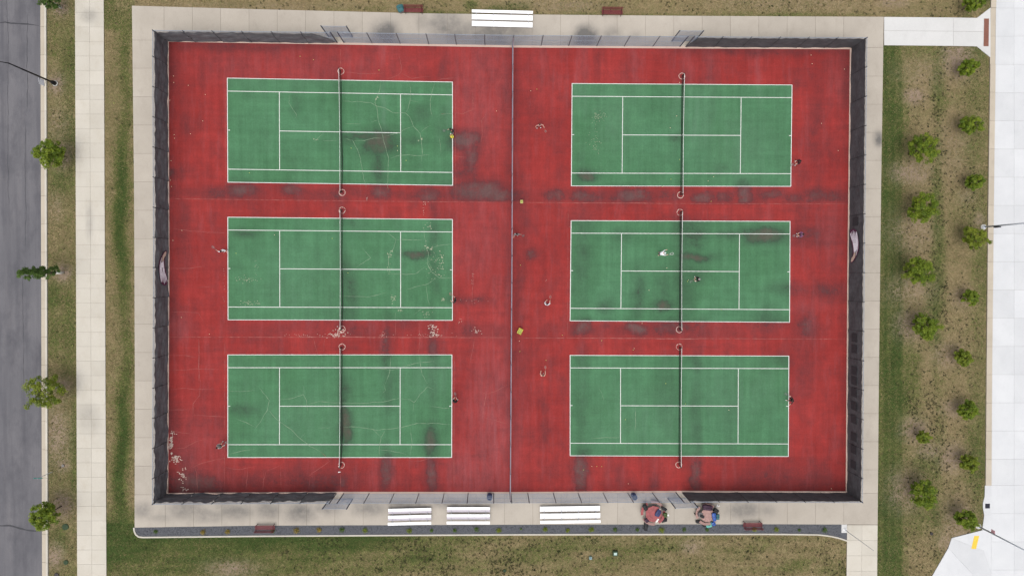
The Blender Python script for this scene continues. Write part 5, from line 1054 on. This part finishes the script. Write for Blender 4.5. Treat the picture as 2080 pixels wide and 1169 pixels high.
def tree(c, rpx, height, label, m=M_LEAF, guard=False, columnar=False, base=None, dens=1.0, group='young trees on the lawns'):
    """c: middle of the crown in the picture, rpx its radius in pixels"""
    hc = height*(.62 if not columnar else .5)
    if base is None:
        p = P(c[0], c[1], hc); base_p = Vector((p.x, p.y, 0))
    else: base_p = P(*base)
    R_ = rpx/FX*(H-hc)
    root = empty('tree', (base_p.x, base_p.y, -.055), random.uniform(0, 6.28) if not columnar else 0); tag(root, label, 'tree', group)
    mb = MB(); lean = Vector((random.uniform(-.08, .08), random.uniform(-.08, .08), 0))
    tr = max(.035, height*.014)
    mb.tube([(0, 0, 0), lean*.3*height+Vector((0, 0, height*.35)), lean*.5*height+Vector((0, 0, height*.65)), lean*.5*height+Vector((0, 0, height*.93))], [tr*1.3, tr, tr*.7, tr*.2], 8)
    trunk = mb.build('trunk', M_BARK, root, True)
    if guard: MB().lathe([(tr*1.6, 0), (tr*1.5, 1.15), (tr*1.3, 1.16)], 10).build('trunk_guard', M_GUARD, root, True)
    tips = []; nb = 11 if not columnar else 16
    for k in range(nb):
        a = 2*math.pi*k/nb*1.618*2+random.uniform(-.4, .4); f = .32+.55*(k/nb); zz = height*f
        if columnar: rr = R_*(1-.85*abs(f-.36))*random.uniform(.6, 1.0); ez = zz+height*.10
        else: rr = R_*random.uniform(.55, .95)*math.sqrt(max(.15, 1-((f-.60)/.52)**2)); ez = zz+height*random.uniform(.03, .16)
        s0 = lean*.5*height*f+Vector((0, 0, zz)); e = Vector((lean.x*.5*height+rr*math.cos(a), lean.y*.5*height+rr*math.sin(a), ez)); mid = s0.lerp(e, .5)+Vector((0, 0, .06*height))
        MB().tube([s0, mid, e], [tr*.5, tr*.32, tr*.1], 5).build('limb', M_BARK, root, True)
        tips += [e, mid.lerp(e, .4)]
    pts, nrm, sz, tone = [], [], [], []
    ncl = int((78 if not columnar else 90)*dens)
    lop = random.uniform(0, 6.28)
    for k in range(ncl):
        if k < len(tips) and random.random() < .9: cc = np.array(tips[k])
        elif columnar:
            f = random.uniform(.20, .99); a = random.uniform(0, 6.28); rr = R_*min(1, (1-f)*1.35+.05)*random.random()**.4*.9; cc = np.array([rr*math.cos(a), rr*math.sin(a), height*f])
        else:
            a = random.uniform(0, 6.28); w = random.uniform(-.75, .95); q = math.sqrt(1-w*w*.9)*R_*random.random()**.34*.86*(1+.16*math.cos(2*(a-lop))); cc = np.array([lean.x*.5*height+q*math.cos(a), lean.y*.5*height+q*math.sin(a), height*.63+w*height*.32])
        cr = R_*random.uniform(.13, .25) if not columnar else R_*random.uniform(.2, .34); nl = int(random.uniform(50, 105)*dens)
        d = rng.normal(size=(nl, 3)); d /= np.linalg.norm(d, axis=1, keepdims=True); rad = cr*rng.random(nl)**.45
        pts.append(cc+d*rad[:, None]*np.array([1, 1, .75])); nn = d*.7+np.array([0, 0, .75])+rng.normal(0, .35, (nl, 3)); nrm.append(nn/np.linalg.norm(nn, axis=1, keepdims=True))
        sz.append(rng.uniform(.06, .12, nl)*(1.0 if R_ > .9 else .85)); tone.append(np.clip(random.uniform(.2, .75)+rng.normal(0, .18, nl), 0, 1))
    pts = np.concatenate(pts); me = leaf_mesh(pts, np.concatenate(nrm), np.concatenate(sz), np.concatenate(tone), 'crown', m)
    link(bpy.data.objects.new('crown', me), root)
INNER = [(1875,305,31,4.0),(1873,425,30,3.8),(1870,552,33,4.2),(1876,660,26,3.4),(1875,887,14,2.2),(1877,1003,28,3.6)]
sizes = ['broad', 'lopsided', 'largest', 'round', 'smallest', 'full']
for k, (x, y, r, hh) in enumerate(INNER): tree((x, y), r*1.02*(.95+.1*(k % 2)), hh, f'{sizes[k]} bright green young tree, {ORD[k]} from the north in the row nearer the apron', M_LEAF if k != 4 else M_LEAFY)
OUTER = [(1979,6,19,3.0),(1970,136,18,2.6),(1973,252,22,3.0),(1980,367,19,2.6),(1981,482,24,3.3),(1972,603,17,2.4),(1958,725,19,2.6),(1967,833,20,2.7),(1968,940,19,2.7),(1963,1057,24,3.2)]
for k, (x, y, r, hh) in enumerate(OUTER): tree((x, y), r*(.93, 1.04, .97)[k % 3], hh, f'small green young tree, {ORD[k]} from the north in the row beside the pale road', M_LEAFY if k in (4, 6, 8) else M_LEAF)
tree((100, 314), 28, 4.2, 'round green street tree over the kerb, north of the narrow tree', M_LEAF, base=(130, 318), group='street trees by the kerb')
tree((75, 555), 15, 6.9, 'narrow columnar dark green street tree with a white trunk guard', M_LEAFD, True, True, base=(127.5, 553.5), group='street trees by the kerb')
tree((93, 797), 36, 4.6, 'wide yellow green street tree over the kerb, south of the narrow tree', M_LEAFY, True, base=(126, 783.5), group='street trees by the kerb', dens=.9)
tree((97, 1040), 28, 4.0, 'round green street tree near the southern street crack', M_LEAF, base=(124, 1027.5), group='street trees by the kerb')
tree((88, -6), 17, 5.4, 'dark street tree at the north edge with a white trunk guard', M_LEAFD, True, True, base=(124, 16), group='street trees by the kerb')

# small plants in the gravel bed
PL = [(317,'g',.8),(414,'y',1.1),(463,'y',1.0),(555,'g',.9),(603,'y',1.3),(649,'y',1.1),(695,'g',1.1),(742,'m',1.1),(832,'m',1.1),(877,'g',.7),(924,'g',.8),(968,'g',1.0),(1013,'m',1.1),(1058,'g',.4),(1107,'m',1.0),(1153,'m',.9),(1201,'m',1.1),(1249,'g',.9),(1294,'g',.8),(1343,'m',1.3),(1389,'g',.9),(1436,'g',.8),(1532,'m',1.0),(1576,'m',1.0),(1623,'g',.6),(1674,'g',1.1)]
cn = {'g': 'green', 'y': 'golden', 'm': 'olive'}
for k, (x, c_, s) in enumerate(PL):
    y = (AO_B(x)+BED_B(x))/2+random.uniform(-1, 2); p = P(x, y); root = empty('bedding_plant', (p.x, p.y, .02)); tag(root, f'small {cn[c_]} plant in the gravel bed, {ORD[k] if k < 25 else "last"} counting from the street', 'plant', 'plants in the gravel bed')
    nl = int(150*s); d = rng.normal(size=(nl, 3)); d /= np.linalg.norm(d, axis=1, keepdims=True); d[:, 2] = np.abs(d[:, 2]); rad = .30*s*rng.random(nl)**.7
    nn = d*.6+np.array([0, 0, .7])+rng.normal(0, .3, (nl, 3)); nn /= np.linalg.norm(nn, axis=1, keepdims=True)
    me = leaf_mesh(d*rad[:, None]+np.array([0, 0, .05]), nn, rng.uniform(.035, .07, nl), rng.random(nl), 'foliage', {'g': M_LEAFD, 'y': M_LEAFG, 'm': M_LEAFY}[c_]); link(bpy.data.objects.new('foliage', me), root)
    MB().tube([(0, 0, 0), (.01, 0, .22*s)], [.012, .004], 5).build('stem', M_BARK, root)

# ------------------------------------------------------------------ poles, signs and covers
M_PBLK = mat('black_pole', (0.014, 0.014, 0.016), 0.45, .3); M_PGRY = mat('grey_pole', (0.40, 0.43, 0.48), 0.5, 0); M_SIGNW = mat('white_banner', (0.66, 0.66, 0.72), .6); M_SIGNT = mat('teal_sign', (0.04, 0.26, 0.22), .5); M_CONB = mat('pale_pole_base', (0.42, 0.41, 0.38), .9); M_LENS = mat('lamp_lens', (.6, .6, .55), .3)
p = P(112, 169.5); root = empty('street_lamp', (p.x, p.y, 0)); tag(root, 'black curved street lamp with a white banner beside the asphalt street', 'street lamp')
MB().lathe([(.30, 0), (.30, .06), (.27, .08)], 20).build('footing', M_CONB, root)
MB().lathe([(.23, .07), (.22, .35), (.15, .62), (.10, .70)], 16).build('base_cover', M_PBLK, root, True)
MB().tube([(0, 0, .1), (0, 0, 6.9)], [.10, .065], 10).build('pole', M_PBLK, root, True)
arm = MB().tube([(0, 0, 6.9), (-.25, 0, 7.15), (-.8, .05, 7.3), (-1.5, .08, 7.32)], [.05, .045, .04, .035], 8).build('arm', M_PBLK, root, True)
MB().rbox((-2.05, -.05, 7.25), (-1.4, .20, 7.38), .04).build('lamp_head', M_PBLK, root); MB().rbox((-2.0, -.02, 7.235), (-1.55, .17, 7.25), .005).build('lens', M_LENS, root)
MB().box((-.14, -.70, 1.55), (-.125, -.10, 2.45)).build('banner', M_SIGNW, root); MB().tube([(0, -.06, 2.47), (-.13, -.72, 2.47)], .015, 6).build('banner_rod', M_PBLK, root); MB().tube([(0, -.06, 1.53), (-.13, -.72, 1.53)], .015, 6).build('banner_rod', M_PBLK, root)
def light_pole(c, hgt, label, extras):
    p = P(*c); root = empty('light_pole', (p.x, p.y, 0)); tag(root, label, 'light pole', 'grey light poles by the pale road')
    MB().lathe([(.30, 0), (.30, .10), (.28, .12)], 20).build('footing', M_CONB, root); MB().lathe([(.19, .12), (.17, .22), (.11, .30)], 14).build('base_cover', M_PGRY, root, True)
    MB().tube([(0, 0, .2), (0, 0, hgt)], [.085, .055], 10).build('pole', M_PGRY, root, True)
    MB().tube([(0, 0, hgt-.15), (.9, 0, hgt+.1), (1.5, 0, hgt+.12)], .035, 8).build('arm', M_PGRY, root); MB().rbox((1.4, -.14, hgt+.04), (2.0, .14, hgt+.16), .04).build('lamp_head', M_PGRY, root); MB().rbox((1.48, -.10, hgt+.03), (1.92, .10, hgt+.042), .004).build('lens', M_LENS, root)
    extras(root)
light_pole((1997, 461), 9.0, 'grey light pole beside the pale road, next to a yellow green tree', lambda r: (MB().rbox((-.12, -.20, 1.7), (.12, -.06, 2.5), .02).build('control_box', mat('dark_box', (.03, .03, .04), .5), r)))
light_pole((1986.5, 1067.3), 9.0, 'grey light pole beside the ramp with the yellow pad', lambda r: (MB().rbox((-.02, .07, 2.0), (.02, .42, 2.55), .008).build('small_sign', mat('pink_sign', (.45, .25, .28), .5), r)))
p = P(1715, 1074); root = empty('thin_pole', (p.x, p.y, .038)); tag(root, 'thin bare pole on a white pad at the end of the gravel bed', 'pole')
MB().lathe([(.14, 0), (.14, .03), (.10, .05), (.05, .08)], 16).build('base_plate', mat('white_metal', (.6, .6, .6), .5), root); MB().tube([(0, 0, .05), (0, 0, 5.65)], [.032, .018], 8).build('shaft', M_GALV, root); MB().lathe([(.01, 5.64), (.04, 5.68), (.01, 5.73)], 8).build('finial', M_GALV, root)
p = P(106, 957.5); root = empty('street_sign', (p.x, p.y, 0)); tag(root, 'teal sign blade on a post beside the kerb', 'sign')
MB().tube([(0, 0, 0), (0, 0, 2.35)], .03, 8).build('post', M_PGRY, root); MB().rbox((-.45, -.012, 2.12), (.45, .012, 2.36), .005).build('blade', M_SIGNT, root); MB().lathe([(.035, 2.36), (.035, 2.40), (.01, 2.42)], 8).build('cap', M_PGRY, root)
def cover(c, r, m, label, name='valve_cover'):
    p = P(*c); root = empty(name, (p.x, p.y, 0)); tag(root, label, 'cover'); MB().lathe([(r, -.01), (r, .05), (r*.86, .065), (r*.8, .055), (.02, .06)], 18).build('lid', m, root); MB().box((-.03, -.012, .06), (.03, .012, .08)).build('lift_tab', M_TFR, root)
M_GCOV = mat('green_lid', (0.022, 0.042, 0.018), .7)
cover((133, 1069), .33, M_GCOV, 'dark green round cover in the verge, nearer the southern street tree'); cover((134, 1141), .25, M_GCOV, 'dark green round cover in the verge, southernmost by the kerb'); cover((1892, 1083), .17, M_TFR, 'small dark round cover in the lawn near the ramp'); cover((115, 1167), .24, M_TFR, 'black round cover at the south edge of the verge'); cover((128, 945), .15, mat('grey_stub', (.16, .15, .14)), 'small grey stub in a bare circle beside the kerb')
cover((1025+0, 1158), .17, M_GCOV, 'small green cover in the dry part of the south lawn')
def ubox(c, w, m, top, label):
    p = P(*c); root = empty('utility_box', (p.x, p.y, 0)); tag(root, label, 'utility box', 'utility boxes in the south lawn'); MB().rbox((-w/2, -w/2, -.02), (w/2, w/2, .32), .03).build('cabinet', m, root); MB().rbox((-w*.3, -w*.25, .32), (w*.3, w*.25, .345), .008).build('lid_plate', top, root)
ubox((1249, 1121.5), .55, M_GCOV, mat('pale_plate', (.34, .44, .40), .6), 'dark green utility box with a pale plate in the south lawn'); ubox((1199, 1130.5), .30, mat('grey_green_box', (.20, .28, .25), .6), mat('blue_plate', (.12, .18, .24), .6), 'small grey green utility box in the south lawn')
# inlet grate and warning pads
p = P(2005.5, 1026.5); root = empty('drain_grate', (p.x, p.y, .03)); tag(root, 'dark square drain grate in the pale kerb', 'drain grate')
MB().box((-.26, -.26, -.05), (.26, .26, .012)).build('pit', mat('pit_black', (.012, .012, .02), .9), root)
for k in range(4): MB().box((-.26+k*.14+.005*0, -.25, .014), (-.26+k*.14+.05, .25, .03)).build('bar', mat('grate_iron', (.045, .045, .06), .6, .3), root)
def tactile(quad, m, label, nx_, ny_):
    q = [P(*c) for c in quad]; c = sum(q, Vector())/4; root = empty('warning_pad', (c.x, c.y, .037)); tag(root, label, 'warning pad'); vs = [(w.x-c.x, w.y-c.y, z) for z in (0, .008) for w in q]
    MB().add(vs, [(7, 6, 5, 4), (0, 1, 5, 4), (1, 2, 6, 5), (2, 3, 7, 6), (3, 0, 4, 7)]).build('plate', m, root); mb = MB()
    for i in range(nx_):
        for j in range(ny_):
            w = q[0].lerp(q[1], (i+.5)/nx_).lerp(q[3].lerp(q[2], (i+.5)/nx_), (j+.5)/ny_)-c; mb.lathe([(.022, 0.008), (.014, .014)], 6, c=(w.x, w.y, 0))
    tag(mb.build('domes', m, root), kind='stuff')
tactile([(1978.5, 1087), (1988.5, 1087), (1982, 1113.5), (1972.5, 1113)], mat('yellow_pad', (0.62, 0.42, 0.05), .6), 'yellow warning pad on the ramp at the pale road', 8, 20)
tactile([(1998.5, 38.3), (2008.3, 38.3), (2007.5, 94.5), (1997.3, 94.5)], mat('brown_pad', (0.17, 0.070, 0.050), .7), 'rusty brown warning pad where the north path meets the pale road', 8, 44)
print('objects', len(bpy.data.objects))
